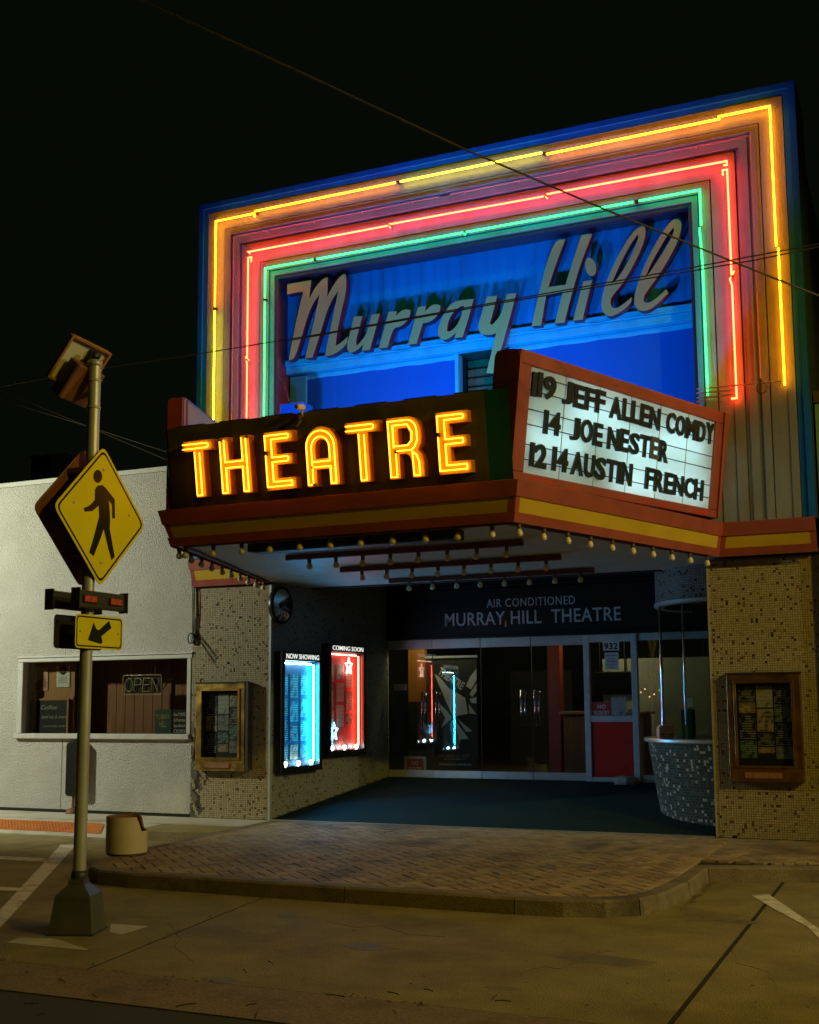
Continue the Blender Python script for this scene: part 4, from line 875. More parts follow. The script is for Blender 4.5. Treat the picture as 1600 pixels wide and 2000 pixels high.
def lit_case(nm_, label, s0, s1, z0, z1, hz, mneon, mback, title, grid, stars=()):
    """black case on the lobby wall, lit inside by a neon tube and bulbs"""
    D = .12; P = WA+WD*s0+V(0, 0, z0)+WN*.006; w = s1-s0; h = z1-z0
    ex = WD; n = WN
    t = thing('lit_display_case', label, 'display case', P+ex*w/2, 'lit display cases')
    q = lambda a, z, d: P+ex*a+V(0, 0, z)+n*d
    MB().obox(q(w/2, h/2, .006), ex*(w/2-.001), n*.006, V(0, 0, h/2-.001)).build('back_board', mback, t)
    T = .075
    b = MB(); b.obox(q(T/2, h/2, D/2+.006), ex*T/2, n*D/2, V(0, 0, h/2)); b.obox(q(w-T/2, h/2, D/2+.006), ex*T/2, n*D/2, V(0, 0, h/2))
    b.obox(q(w/2, T/2, D/2+.006), ex*(w/2-T-.001), n*D/2, V(0, 0, T/2)); b.obox(q(w/2, (hz-z0+h)/2, D/2+.006), ex*(w/2-T-.001), n*D/2, V(0, 0, (h-hz+z0)/2))
    b.build('frame', 'black_frame', t)
    hh = h-(hz-z0)
    text('title', title, q(T+.03, hz-z0+hh*.22, D+.007), ex, (0, 0, 1), w-2*T-.05, hh*.58, .003, 'sign_lit', t, .004)
    MB().obox(q(w/2, (T+hz-z0)/2, D-.02), ex*(w/2-T), n*.002, V(0, 0, (hz-z0-T)/2)).build('pane', 'pane_case', t)
    MB().tube([q(w-T-.05, T+.05, .06), q(w-T-.05, hz-z0-.04, .06)], .011, 8).build('neon_tube', mneon, t)
    MB().tube([q(T+.012, T+.08, .045), q(T+.012, hz-z0-.08, .045)], .009, 6).build('neon_tube', mneon, t)  # extra tube added behind the left frame bar to light that half
    for k in range(3): MB().lathe(q(T+.12+k*(w-2*T-.24)/2, T+.035, .065), [(.0001, -.03), (.022, -.015), (.027, 0), (.022, .018), (.0001, .03)], 10).build('bulb', 'bulb_lit', t)
    MB().tube([q(T+.05, hz-z0-.03, .05), q(w-T-.1, hz-z0-.03, .05)], .009, 6).build('top_tube', 'star_white' if mneon == 'neon_rose' else 'bulb_lit', t)
    iw = (w-2*T-.12)/3
    for ci in range(3):
        z = hz-z0-.16
        for ri, (pm, fh) in enumerate(grid[ci]):
            flyer(q(T+.02+iw*(ci+.5), z-fh/2, .016), ex, iw*.74, fh-.03, PN[pm], '%s flyer, %s in the %s column of the %s' % (LABS[pm], RN[ri], CN[ci], nm_), nm_); z -= fh+.02
    for k, (a, z, r, ms) in enumerate(stars):
        pts = [q(a+(r if i % 2 == 0 else r*.45)*math.sin(math.pi*i/5)*.8, z+(r if i % 2 == 0 else r*.45)*math.cos(math.pi*i/5)*1.1, .07) for i in range(10)]
        MB().tube(pts, .009, 6, 0, True).build('neon_star', ms, t)
    return t
lit_case('blue NOW SHOWING case', 'blue-lit NOW SHOWING display case on the left lobby wall', .03, 1.05, .72, 2.30, 2.185, 'neon_blue', 'case_blue', 'NOW SHOWING', [[(5, .3), (1, .26), (1, .3), (5, .3)], [(5, .34), (5, .3), (1, .24), (3, .22)], [(5, .3), (5, .28), (5, .3), (1, .2)]])
lit_case('red COMING SOON case', 'red-lit COMING SOON display case on the left lobby wall', 1.22, 2.30, .885, 2.455, 2.345, 'neon_rose', 'red_print', 'COMING SOON', [[(0, .28), (4, .34), (2, .3), (0, .22)], [(4, .24), (0, .3), (0, .34)], [(0, .36), (4, .3), (1, .18)]], [(.66, 1.27, .11, 'star_white'), (.24, .34, .115, 'star_blue')])

# ================================================================ RAINBOW NEON FRAME
fr_ = thing('neon_sign_frame', 'tall rainbow neon frame rising from the theatre front above the marquee', 'neon sign', (-4.955, 13.3, 3.55))
FX0, FX1, FZ1, FZ0, FY = -8.915, -0.990, 8.525, 3.56, 13.05
def band(d0, d1, yfront, m, yback=13.30, name='trim_band', z0=FZ0):
    """three mitred lengths (left, top, right) of one stepped band of the frame"""
    L = [(FX0+d0, z0), (FX0+d1, z0), (FX0+d1, FZ1-d1), (FX0+d0, FZ1-d0)]
    T = [(FX0+d0+.001, FZ1-d0), (FX0+d1+.001, FZ1-d1), (FX1-d1-.001, FZ1-d1), (FX1-d0-.001, FZ1-d0)]
    R = [(FX1-d1, z0), (FX1-d0, z0), (FX1-d0, FZ1-d0), (FX1-d1, FZ1-d1)]
    for P in (L, T, R):
        MB().prism([P], lambda a, c, d: V(a, d, c), yback, yfront).build(name, m, fr_)
band(0.0, .070, FY-.015, 'frame_blue'); band(.073, .133, FY+.008, 'frame_blue')
band(.143, .225, FY+.004, 'frame_cream'); band(.228, .405, FY+.016, 'frame_cream')
band(.418, .500, FY+.006, 'frame_cream'); band(.503, .545, FY+.03, 'frame_cream'); band(.548, .640, FY+.012, 'frame_cream'); band(.643, .680, FY+.03, 'frame_cream')
band(.690, .80, FY+.010, 'frame_cream'); band(.803, .965, FY+.022, 'frame_cream')
band(.980, 1.112, FY+.014, 'frame_cream'); band(1.125, 1.190, FY+.028, 'frame_cream')
for d in (.1355, .4085, .683, .968, 1.1145): band(d, d+.007, FY+.06, 'frame_groove', name='groove')
band(1.191, 1.235, FY+.05, 'maroon', yback=13.40, name='reveal')
MB().box((FX1+.002, FY+.03, FZ0), (FX1+.012, 13.9, FZ1-.05)).build('side_sheet', 'frame_slate', fr_)
MB().box((FX0-.012, FY+.03, FZ0), (FX0-.002, 13.9, FZ1-.05)).build('side_sheet', 'frame_slate', fr_)
# neon tubes
YT = FY-.062
def tb(pts, m, r=.0105): return MB().tube([V(x, YT, z) for x, z in pts], r, 6).build('neon_tube', m, fr_)
def cap(x, z): MB().obox(V(x, YT+.02, z), V(.018, 0, 0), V(0, .03, 0), V(0, 0, .012)).build('electrode', 'tube_cap', fr_)
def at(u, v): p = atY(u, v, YT); return (p[0], p[2])
dy = .272; yl, yr, yt_ = FX0+dy, FX1-dy+.155-.005, FZ1-dy+.0
yl, ytop = at(422, 432); yr = at(1504, 215)[0]; yt_ = ytop
xa, xb, xc = at(778, 360)[0], at(1063, 305)[0], at(500, 416)[0]
zs = at(424, 598)[1]
tb([(xc-.02, yt_-.05), (xc-.02, yt_), (yl, yt_), (yl, zs)], 'neon_orange'); tb([(yl, zs-.06), (yl, 4.0)], 'neon_lemon')
tb([(xc-.02, yt_+.03), (xa-.04, yt_+.03)], 'neon_orange'); tb([(xa+.03, yt_+.03), (xb-.03, yt_+.03)], 'neon_lemon')
xd = at(1405, 237)[0]
tb([(xb+.03, yt_), (xd, yt_), (xd, yt_+.03), (yr, yt_+.03), (yr, at(1517, 480)[1])], 'neon_orange'); tb([(yr+.02, at(1517, 485)[1]), (yr+.02, at(1530, 752)[1])], 'neon_orange')
rl_, rt_ = at(485, 492); rr_ = at(1420, 318)[0]
xm1, xm2 = at(760, 442)[0], at(1065, 380)[0]
tb([(rl_+.03, rt_-.03), (rl_, rt_), (xm1, rt_), (xm1+.02, rt_-.04)], 'neon_red'); tb([(xm1+.0, rt_+.015), (xm2, rt_), (xm2+.03, rt_-.04)], 'neon_red'); tb([(xm2+.02, rt_+.02), (rr_, rt_+.01), (rr_, rt_-.035), (rr_-.04, rt_-.035)], 'neon_red')
zr1 = at(484, 700)[1]
tb([(rl_+.05, rt_-.15), (rl_+.05, rt_-.08), (rl_+.0, rt_-.08), (rl_, zr1), (rl_+.03, zr1-.03)], 'neon_red'); tb([(rl_-.02, zr1+.03), (rl_, zr1-.08), (rl_, 4.0)], 'neon_red')
zr2 = at(1428, 540)[1]
tb([(rr_-.05, rt_-.15), (rr_-.05, rt_-.09), (rr_, rt_-.09), (rr_, zr2)], 'neon_red'); tb([(rr_+.03, zr2+.06), (rr_-.02, zr2-.03), (rr_+.0, zr2-.1), (rr_, at(1435, 778)[1]), (rr_-.06, at(1435, 778)[1])], 'neon_red')
gl_, gt_ = at(518, 524); gr_ = at(1367, 371)[0]
xg1, xg2, xg3 = at(612, 504)[0], at(905, 453)[0], at(1240, 388)[0]; zg = at(516, 582)[1]
tb([(gl_, zg), (gl_, gt_), (xg1, gt_)], 'neon_green'); tb([(gl_, zg-.05), (gl_, 4.0)], 'neon_green')
tb([(xg1+.05, gt_), (xg2, gt_), (xg2+.03, gt_-.03)], 'neon_green'); tb([(xg2+.03, gt_), (xg3-.02, gt_)], 'neon_green'); tb([(xg3+.05, gt_), (gr_, gt_), (gr_, at(1367, 440)[1])], 'neon_green'); tb([(gr_-.02, at(1367, 445)[1]), (gr_, at(1372, 520)[1]), (gr_, at(1383, 772)[1])], 'neon_green')
# the pink run that is switched off
po_, pt_ = at(456, 462); pr_ = at(1465, 275)[0]
tb([(po_, 4.0), (po_, pt_), (at(860, 392)[0], pt_)], 'tube_off', .009); tb([(at(880, 388)[0], pt_), (pr_, pt_), (pr_, at(1478, 740)[1])], 'tube_off', .009)
for (x, z) in ((xc, yt_+.0), (xa, yt_+.03), (xb, yt_+.015), (yl, zs-.03), (xm1, rt_), (xm2, rt_), (rl_, zr1-.02), (rr_, zr2), (xg1+.025, gt_), (xg2+.02, gt_), (xg3+.02, gt_), (gl_, zg-.025)): cap(x, z+.0)
for x0 in np.linspace(FX0+1.1, FX1-1.1, 9):
    MB().tube([V(x0, YT, pt_), V(x0, FY+.02, pt_)], .005, 4).build('tube_support', 'tube_off', fr_)
for k, (v0, u1, v1) in enumerate(((760, 1475, 749), (768, 1432, 762), (777, 1432, 771), (785, 1382, 780))):
    p0_, p1_ = atY(1361, v0, YT-.02), atY(u1, v1, YT-.02)
    MB().tube([p0_, p1_], .010, 6).build('feed_tube', 'tube_off', fr_)
MB().tube([atY(1484, 748, YT-.015), atY(1527, 744, YT-.015), atY(1524, 752, YT-.015)], .009, 6).build('feed_tube', 'tube_off', fr_)
wc_ = atY(1488, 758, YT-.02)
MB().tube([wc_+V(.055*math.cos(a), 0, .06*math.sin(a)) for a in np.linspace(0, 6, 14)], .006, 5).build('wire_loop', 'wire', fr_)
# back panel, beam and wall inside the frame
IX0, IX1, IZ1 = FX0+1.235, FX1-1.235, FZ1-1.235
n = 120; vs, fs = [], []
for i in range(n+1):
    x = IX0+(IX1-IX0)*i/n; y = 13.375-(.012 if i % 4 < 2 else 0)
    vs += [V(x, y, 6.21), V(x, y, IZ1)]
for i in range(n): fs.append((2*i, 2*i+2, 2*i+3, 2*i+1))
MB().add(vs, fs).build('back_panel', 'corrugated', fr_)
bmz = 6.02
MB().box((IX0+.002, 13.29, 6.12), (IX1-.002, 13.44, 6.208), 0, .008).build('beam', 'trim_pale', fr_)
MB().box((IX0+.002, 13.32, bmz), (IX1-.002, 13.44, 6.118), 0, .006).build('beam', 'trim_pale', fr_)
for x in np.linspace(IX0+.5, IX1-.5, 8):
    MB().tube([V(x-.25, 13.285, 6.13+.01), V(x, 13.275, 6.115), V(x+.25, 13.285, 6.14)], .006, 4).build('conduit', 'trim_pale', fr_)
HX0, HX1 = -5.22, -4.55
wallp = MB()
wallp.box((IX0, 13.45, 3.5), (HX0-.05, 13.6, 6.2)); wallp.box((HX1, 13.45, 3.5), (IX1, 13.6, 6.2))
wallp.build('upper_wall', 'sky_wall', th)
# irregular pale edging painted along the wall under the beam and down its left side
pts = [(IX0+.02, 6.019)]+[(IX1-.02, 6.019)]+[(IX1-.02-.0-(IX1-IX0-.35)*k/22, 5.965+.018*math.sin(k*1.3)+random.uniform(-.006, .006)) for k in range(23)]
ptl = [p for p in pts[:2]]+[p for p in pts[2:]]
for seg in (0, 1):
    x_lo, x_hi = ((IX0+.02, HX0-.05), (HX1, IX1-.02))[seg]
    lo = [(x_hi-(x_hi-x_lo)*k/14, 5.955+.006*math.sin(k*1.9+seg)+random.uniform(-.004, .004)) for k in range(15)]
    MB().prism([[(x_lo, 6.018), (x_hi, 6.018)]+lo], lambda a, c, d: V(a, 13.4495-d, c), 0, .004, back=False).build('painted_edge', 'trim_pale', th)
MB().box((IX0+.02, 13.40, 3.6), (IX0+.26, 13.449, 6.0)).build('downstand', 'trim_pale', th)
MB().box((HX0-.048, 13.41, 3.6), (HX0-.0, 13.56, 6.018)).build('hatch_jamb', 'trim_pale', th)
MB().box((HX0+.001, 13.80, 3.6), (HX1-.001, 13.84, 6.2)).build('hatch', 'bar_brown', th)
for k in range(12): MB().box((HX0+.002, 13.75, 4.6+k*.12), (HX1-.002, 13.79, 4.6+k*.12+.09)).build('slat', 'rust_brown', th)
MB().box((HX0+.001, 13.46, 6.03), (HX1-.001, 13.8, 6.2)).build('hatch_lintel', 'dark_wall', th)
bb = MB(); bb.box((FX0+.05, 13.95, 3.5), (FX1-.05, 24, 8.2)); bb.build('roof_block', 'dark_wall', th)
jb = thing('junction_box', 'blue-lit electrical box on the marquee roof by the frame', 'box', (-6.9, 13.225, 3.7))
p = atY(577, 790, 12.6); MB().box((p[0]-.17, 12.5, 3.75), (p[0]+.17, 12.75, p[2]), 0, .01).build('cabinet', 'frame_blue', jb)
for k, (u0, v0, u1, v1) in enumerate(((546, 700, 565, 785), (540, 825, 562, 798), (545, 815, 570, 806))):
    q0, q1 = atY(u0, v0, 12.75), atY(u1, v1, 12.5); MB().tube([q0, (q0*2+q1)/3+V(-.05, 0, -.05), (q0+q1*2)/3+V(-.03, 0, .06), q1], .012, 5).build('cable', 'maroon', jb)

# ---- script letters MURRAY HILL
sg = thing('script_sign', 'cream script Murray Hill letters with maroon sides inside the neon frame', 'sign', (-4.9, 13.2, 6.2))
def z5(P): return [(540+x/3.478, 500+y/3.478) for x, y in P]
def z4(P): return [(900+x/3.2, 380+y/3.2) for x, y in P]
SCRIPT = [
 ('M', z5([(75, 190), (237, 163), (222, 290), (262, 215), (322, 148), (349, 143), (345, 275), (385, 200), (440, 127), (468, 121), (477, 165), (470, 260), (440, 380), (410, 530), (402, 610), (440, 588), (485, 545), (482, 590), (445, 632), (385, 672), (330, 679), (345, 600), (380, 430), (420, 235), (370, 310), (335, 400), (300, 520), (245, 689), (195, 694), (225, 570), (262, 420), (292, 262), (245, 325), (205, 430), (165, 570), (122, 702), (83, 708), (110, 560), (150, 370), (182, 242), (130, 247), (72, 263)]), None),
 ('u', z5([(528, 413), (585, 407), (560, 500), (540, 575), (545, 610), (575, 580), (612, 530), (648, 397), (703, 391), (670, 510), (634, 637), (580, 645), (590, 600), (548, 640), (510, 657), (486, 648), (476, 610), (500, 520)]), None),
 ('r', z5([(763, 380), (818, 373), (812, 405), (850, 370), (885, 360), (912, 370), (905, 415), (870, 460), (835, 482), (800, 487), (778, 540), (755, 621), (695, 627), (725, 520)]), None),
 ('r', z5([(960, 347), (1015, 338), (1010, 375), (1050, 335), (1085, 325), (1116, 336), (1108, 385), (1070, 430), (1030, 452), (995, 457), (975, 520), (952, 595), (893, 602), (925, 490)]), None),
 ('a', z5([(1340, 290), (1285, 297), (1240, 301), (1190, 320), (1150, 370), (1110, 450), (1096, 510), (1105, 555), (1135, 572), (1170, 562), (1222, 522), (1207, 557), (1265, 550), (1290, 470), (1320, 370)]), z5([(1245, 342), (1275, 337), (1262, 390), (1230, 470), (1180, 515), (1160, 510), (1162, 460), (1190, 395)])),
 ('y', z4([(165, 638), (228, 632), (205, 725), (182, 805), (195, 815), (240, 770), (262, 715), (290, 622), (348, 615), (300, 800), (210, 1118), (160, 1116), (222, 865), (180, 880), (130, 872), (107, 840), (120, 780)]), None),
 ('H', z4([(590, 285), (655, 277), (600, 420), (548, 578), (655, 562), (700, 420), (755, 252), (822, 245), (750, 430), (700, 600), (648, 800), (588, 806), (638, 607), (535, 627), (503, 817), (443, 823), (490, 610), (530, 450)]), None),
 ('i', z4([(767, 542), (822, 535), (790, 660), (762, 782), (702, 788), (730, 680)]), None),
 ('i', z4([(812+34*math.cos(t)-8*math.sin(t), 452-58*math.sin(t)) for t in [2*math.pi*k/20 for k in range(20)]]), None),
 ('l', z4([(1140, 193), (1158, 215), (1150, 280), (1120, 360), (1070, 460), (1010, 560), (950, 630), (935, 660), (940, 700), (965, 715), (1010, 690), (1070, 640), (1068, 675), (1020, 720), (960, 755), (925, 762), (895, 745), (878, 700), (885, 640), (905, 560), (945, 460), (1000, 350), (1060, 255), (1105, 207)]), z4([(1108, 248), (1065, 305), (1010, 405), (965, 505), (943, 560), (985, 520), (1035, 440), (1085, 340), (1112, 270)])),
 ('l', z4([(1345, 150), (1372, 158), (1382, 185), (1375, 240), (1345, 320), (1290, 420), (1220, 530), (1160, 610), (1143, 640), (1145, 670), (1170, 680), (1215, 655), (1285, 592), (1298, 615), (1240, 675), (1180, 720), (1135, 730), (1100, 715), (1083, 675), (1088, 620), (1115, 530), (1155, 430), (1215, 310), (1275, 215), (1315, 165)]), z4([(1330, 205), (1290, 255), (1230, 360), (1180, 450), (1153, 525), (1200, 460), (1260, 370), (1310, 285), (1335, 225)])),
]
YL = 13.12
def chaikin(P, n=1):
    P = [np.array(p, float) for p in P]
    for _ in range(n):
        Q = []
        for i in range(len(P)):
            a, b, c = P[i-1], P[i], P[(i+1) % len(P)]
            t1, t2 = unit(b-a), unit(c-b)
            if t1@t2 < .45: Q.append(b)                     # keep real corners sharp
            else: Q += [b+(a-b)*.25, b+(c-b)*.25]
        P = Q
    return P
for k, (ch, o_, h_) in enumerate(SCRIPT):
    lp_ = [[(atY(u, v, YL)[0], atY(u, v, YL)[2]) for u, v in chaikin(q, 2)] for q in (o_, h_) if q]
    MB().prism(lp_, lambda a, c, d: V(a, d, c), YL+.11, YL, 0, 1).build('dot' if k == 8 else 'letter', ['script_face', 'script_side'], sg)
p = atY(1157, 540, YL+.05); MB().tube([p, p+V(.02, 0, .09)], .012, 6).build('stem', 'script_side', sg)

# ================================================================ MARQUEE
mq = thing('marquee', 'red and gold wedge marquee with THEATRE in yellow neon and a white listing board', 'marquee', (-5.1, 11.5, 3.2))
ZB, ZT = 3.197, 3.555
# plan of the fascia: (bottom outline, at ZB) from facade left round the front to facade right and along the wall
PLAN = [V(-9.06, 13.22), V(-7.93, 13.19), V(-6.93, 9.72), V(-3.265, 9.70), V(-2.03, 13.10), V(-0.995, 13.10)]
def outset(d):
    res = []
    for i, p in enumerate(PLAN):
        ns = []
        for a, b in ((i-1, i), (i, i+1)):
            if a >= 0 and b < len(PLAN): t = unit(PLAN[b]-PLAN[a]); ns.append(V(t[1], -t[0]))
        n_ = unit(sum(ns)); n_ = n_/max(.3, n_@ns[0]); res.append(p+n_*d)
    return res
PROF = [(ZB, 0.0), (ZB+.085, .03), (ZB+.089, .012), (ZB+.215, .055), (ZB+.219, .075), (ZB+.33, .105), (ZT, .112), (ZT+.012, .08), (ZT+.012, -.05)]
for i in range(len(PLAN)-1):
    if i == 2: pass
    O = [outset(d) for _, d in PROF]
    def strip(k0, k1, m, nm_):
        b = MB()
        for k in range(k0, k1):
            za, zb_ = PROF[k][0], PROF[k+1][0]
            A, B = O[k], O[k+1]
            b.quad([V(*A[i], za), V(*A[i+1], za), V(*B[i+1], zb_), V(*B[i], zb_)])
        return b.build(nm_, m, mq)
    rd = 'red_paint' if i >= 3 else 'red_deep'
    strip(0, 2, 'red_paint', 'fascia_band'); strip(2, 3, 'gold_paint', 'gold_band'); strip(3, 8, 'red_paint', 'fascia_band')
    # butt straps at both ends of the gold band
    for e, w in ((i, .06), (i+1, -.06)):
        if (i, e) in ((0, 0), (4, 5)) or True:
            t = unit(PLAN[i+1]-PLAN[i]); A, B = [O[k][e] for k in (2, 3)]; n2 = V(t[1], -t[0])
            s0 = V(*(t*(w if abs(w) > 0 else 0)), 0)
            q0, q1 = V(*A, PROF[2][0]), V(*B, PROF[3][0]); off = V(*(n2*.003), 0)
            MB().quad([q0+off, q0+s0+off, q1+s0+off, q1+off] if w > 0 else [q0+s0+off, q0+off, q1+off, q1+s0+off]).build('corner_strap', 'red_paint', mq)
# underside, ribbed
b = MB(); y = 9.74
def xl(y): return np.interp(y, [9.72, 13.19], [-6.93, -7.93])+.03
def xr(y): return np.interp(y, [9.70, 13.10], [-3.265, -2.03])-.03
while y < 14.25:
    y2 = min(y+.062, 14.25); 
    a0, a1, c0, c1 = (xl(y), xr(y), xl(y2), xr(y2)) if y2 < 13.2 else ((-7.86, -1.0, -7.86, -1.0))
    b.hexa([V(a0, y, ZB+.02), V(a1, y, ZB+.02), V(c1, y2-.02, ZB+.02), V(c0, y2-.02, ZB+.02)], [V(a0, y, ZB+.05), V(a1, y, ZB+.05), V(c1, y2-.02, ZB+.05), V(c0, y2-.02, ZB+.05)])
    y = y2
b.build('soffit', 'soffit', mq)
MB().hexa([V(-6.9, 9.75, ZB+.051), V(-3.3, 9.75, ZB+.051), V(-2.05, 13.25, ZB+.051), V(-7.9, 13.25, ZB+.051)], [V(-6.9, 9.75, ZT-.01), V(-3.3, 9.75, ZT-.01), V(-2.05, 13.0, ZT-.01), V(-7.9, 13.0, ZT-.01)]).build('roof_deck', 'dark_steel', mq)
MB().box((-8.0, 13.25, ZB+.055), (-1.0, 14.25, ZB+.2)).build('soffit_back', 'dark_steel', mq)
# ---- bulbs
bm = MB(); bm.lathe((0, 0, 0), [(.0001, -.115), (.02, -.111), (.031, -.098), (.034, -.082), (.028, -.062), (.018, -.045)], 12, 0); bulbA = bm
def proto(b, m, nm_):
    me = bpy.data.meshes.new(nm_); me.from_pydata([list(p) for p in b.v], [], b.f); me.materials.append(MATS[m])
    me.polygons.foreach_set('use_smooth', [True]*len(me.polygons)); return me
bulb_me = proto(bulbA, 'bulb_glass', 'light_bulb')
sk = MB(); sk.lathe((0, 0, 0), [(.022, 0), (.022, -.02), (.018, -.047), (.0001, -.047)], 10); sock_me = proto(sk, 'socket', 'socket')
def lamp_row(points, strip_obj):
    for p in points:
        for nm_, me in (('socket', sock_me), ('light_bulb', bulb_me)):
            o = bpy.data.objects.new(nm_, me); COL.objects.link(o); o.parent = strip_obj; o.location = [float(c) for c in (np.array(p)-WL[mq])]
            o.rotation_euler = (random.uniform(-.08, .08), random.uniform(-.08, .08), random.uniform(0, 6))
def strip_bar(p, q, w=.03, h=.03, m='bar_brown', nm_='lamp_strip'):
    p, q = np.array(p, float), np.array(q, float); t = unit(q-p); s = unit(np.cross(V(0, 0, 1), t))
    return MB().obox((p+q)/2, (q-p)/2, s*w, V(0, 0, h), 0, .004).build(nm_, m, mq)
for (xa_, ya_, xb_, yb2) in ((-6.26, 10.90, -3.58, 10.90), (-6.26, 12.18, -3.57, 12.18), (-6.27, 13.57, -3.57, 13.57)):
    o = strip_bar(V(xa_, ya_, ZB-.018), V(xb_, yb2, ZB-.018)); lamp_row([V(xa_+.28+(xb_-xa_-.45)*k/7, ya_, ZB-.048) for k in range(8)], o)
o = strip_bar(V(-6.15, 10.02, ZB-.03), V(-3.9, 10.02, ZB-.03), .10, .045, 'dark_steel', 'light_trough')
MB().box((-6.1, 9.94, ZB-.082), (-3.95, 10.10, ZB-.076)).build('diffuser', 'black_board', o)
o = strip_bar(V(-6.84, 9.82, ZB+.008), V(-3.36, 9.82, ZB+.008), .02, .012)
lamp_row([V(-6.80+k*3.36/10.2, 9.80, ZB-.004) for k in range(11)], o)
dl = unit(PLAN[1]-PLAN[2]); dr_ = unit(PLAN[4]-PLAN[3])
o = strip_bar(V(*(PLAN[2]+V(.10, .12)), ZB+.008), V(*(PLAN[1]+V(.10, -.05)), ZB+.008), .02, .012)
lamp_row([V(*(PLAN[2]+V(.05, .05)+dl*(.05+k*.372)), ZB-.004) for k in range(10)], o)
o = strip_bar(V(*(PLAN[3]+V(-.10, .12)), ZB+.008), V(*(PLAN[4]+V(-.10, -.05)), ZB+.008), .02, .012)
lamp_row([V(*(PLAN[3]+V(-.035, .04)+dr_*(.10+k*.368)), ZB-.004) for k in range(10)], o)
# ---- THEATRE panel, leaning a little over the street
QB, QT = V(0, 9.655, ZT+.012), V(0, 9.53, 4.37)
PU = unit(QT-QB); PNn = unit(np.cross(V(1, 0, 0), PU)); PH = np.linalg.norm(QT-QB)
def pan(x, h, d=0.0): return V(x, QB[1], QB[2])+PU*h+PNn*d
px0, px1 = -6.855, -3.47
for k in range(6):
    xa_, xb_ = px0+(px1-px0)*k/6, px0+(px1-px0)*(k+1)/6
    MB().hexa([pan(xa_+.001, 0, -.05), pan(xb_-.001, 0, -.05), pan(xb_-.001, PH, -.05), pan(xa_+.001, PH, -.05)], [pan(xa_+.001, 0), pan(xb_-.001, 0), pan(xb_-.001, PH), pan(xa_+.001, PH)]).build('sign_panel', 'sign_green', mq)
for sgn, xs in ((1, px1), (-1, px0)):
    n = 6; W_ = .235 if sgn > 0 else .07; vs, fs = [], []
    for k in range(n+1):
        a = k/n; x = xs+sgn*W_*a; dd = -.0+.03*a*a if sgn > 0 else -.05*a*a
        vs += [pan(x, 0, dd), pan(x, PH*(1.0+.0*a), dd)]
    for k in range(n): fs.append((2*k, 2*k+2, 2*k+3, 2*k+1) if sgn > 0 else (2*k+2, 2*k, 2*k+1, 2*k+3))
    MB().add(vs, fs, 0, True).build('sign_panel', 'sign_teal' if sgn > 0 else 'sign_green', mq)
for k in range(7):
    x = px0+.1+k*.5; MB().hexa([pan(x, PH, -.06), pan(x+.32, PH, -.06), pan(x+.32, PH, -.01), pan(x, PH, -.01)], [pan(x, PH+.012, -.06), pan(x+.32, PH+.012, -.06), pan(x+.32, PH+.012, -.01), pan(x, PH+.012, -.01)]).build('top_flashing', 'dark_steel', mq)
def arc(cx, cz, rx, rz, a0, a1, n): return [(cx+rx*math.cos(math.radians(a0+(a1-a0)*k/n)), cz+rz*math.sin(math.radians(a0+(a1-a0)*k/n))) for k in range(n+1)]
Ebox = [(0, 0), (1, 0), (1, .20), (.40, .20), (.40, .43), (.92, .43), (.92, .61), (.40, .61), (.40, .81), (.98, .81), (.98, 1), (0, 1)]
SHAPES = {
 'T': ([[(.34, 0), (.66, 0), (.66, .82), (1, .82), (1, 1), (0, 1), (0, .82), (.34, .82)]], [[(.02, .94), (.82, .94), (.87, .92), (.87, .88), (.82, .86), (.02, .86)], [(.42, .80), (.42, .03)], [(.58, .78), (.58, .03), (.42, .025)]]),
 'H': ([[(0, 0), (.29, 0), (.29, .43), (.71, .43), (.71, 0), (1, 0), (1, 1), (.71, 1), (.71, .60), (.29, .60), (.29, 1), (0, 1)]], [[(.06, .95), (.06, .03), (.22, .03), (.22, .46), (.78, .46), (.78, .03), (.93, .03), (.93, .96)], [(.20, .95), (.20, .56), (.79, .56), (.79, .96)]]),
 'E': ([Ebox], [[(.07, .66), (.07, .94), (.84, .94), (.88, .92), (.88, .89), (.84, .87), (.28, .87), (.28, .56), (.80, .56), (.83, .54), (.83, .50), (.80, .48), (.28, .48), (.28, .14), (.90, .14), (.90, .06), (.07, .06), (.07, .62)]]),
 'A': ([[(0, 0), (.30, 0), (.30, .28), (.70, .28), (.70, 0), (1, 0)]+arc(.5, .68, .5, .32, 0, 180, 14), [(.30, .46), (.70, .46)]+arc(.5, .66, .20, .13, 0, 180, 8)],
       [[(.22, .03), (.07, .03)]+arc(.5, .66, .43, .27, 180, 0, 16)+[(.93, .03), (.78, .03), (.78, .32), (.22, .32)], [(.22, .03)]+arc(.5, .64, .28, .19, 180, 0, 10)+[(.78, .41), (.22, .41)]]),
 'R': ([[(0, 0), (.31, 0), (.31, .40), (.50, .40), (.60, .36), (.66, .28), (.66, 0), (1, 0), (1, .26), (.96, .37), (.86, .45), (.95, .54), (.98, .65)]+arc(.62, .74, .36, .26, 0, 90, 8)+[(0, 1)], [(.31, .54), (.56, .54), (.65, .60), (.65, .74), (.58, .82), (.31, .82)]],
       [[(.25, .43), (.25, .03), (.07, .03), (.07, .94)]+arc(.62, .74, .26, .20, 90, 0, 8)+[(.88, .60), (.80, .50), (.70, .45), (.25, .45)], [(.25, .53), (.60, .53), (.72, .60), (.74, .74), (.62, .87), (.20, .87), (.20, .5)], [(.72, .42), (.74, .03), (.90, .03), (.90, .24), (.84, .36), (.72, .42)]]),
}
LET = [('T', -6.622, -6.268), ('H', -6.197, -5.86), ('E', -5.693, -5.372), ('A', -5.25, -4.91), ('T', -4.818, -4.474), ('R', -4.395, -4.05), ('E', -3.907, -3.595)]
LH0, LH1 = .093, .650
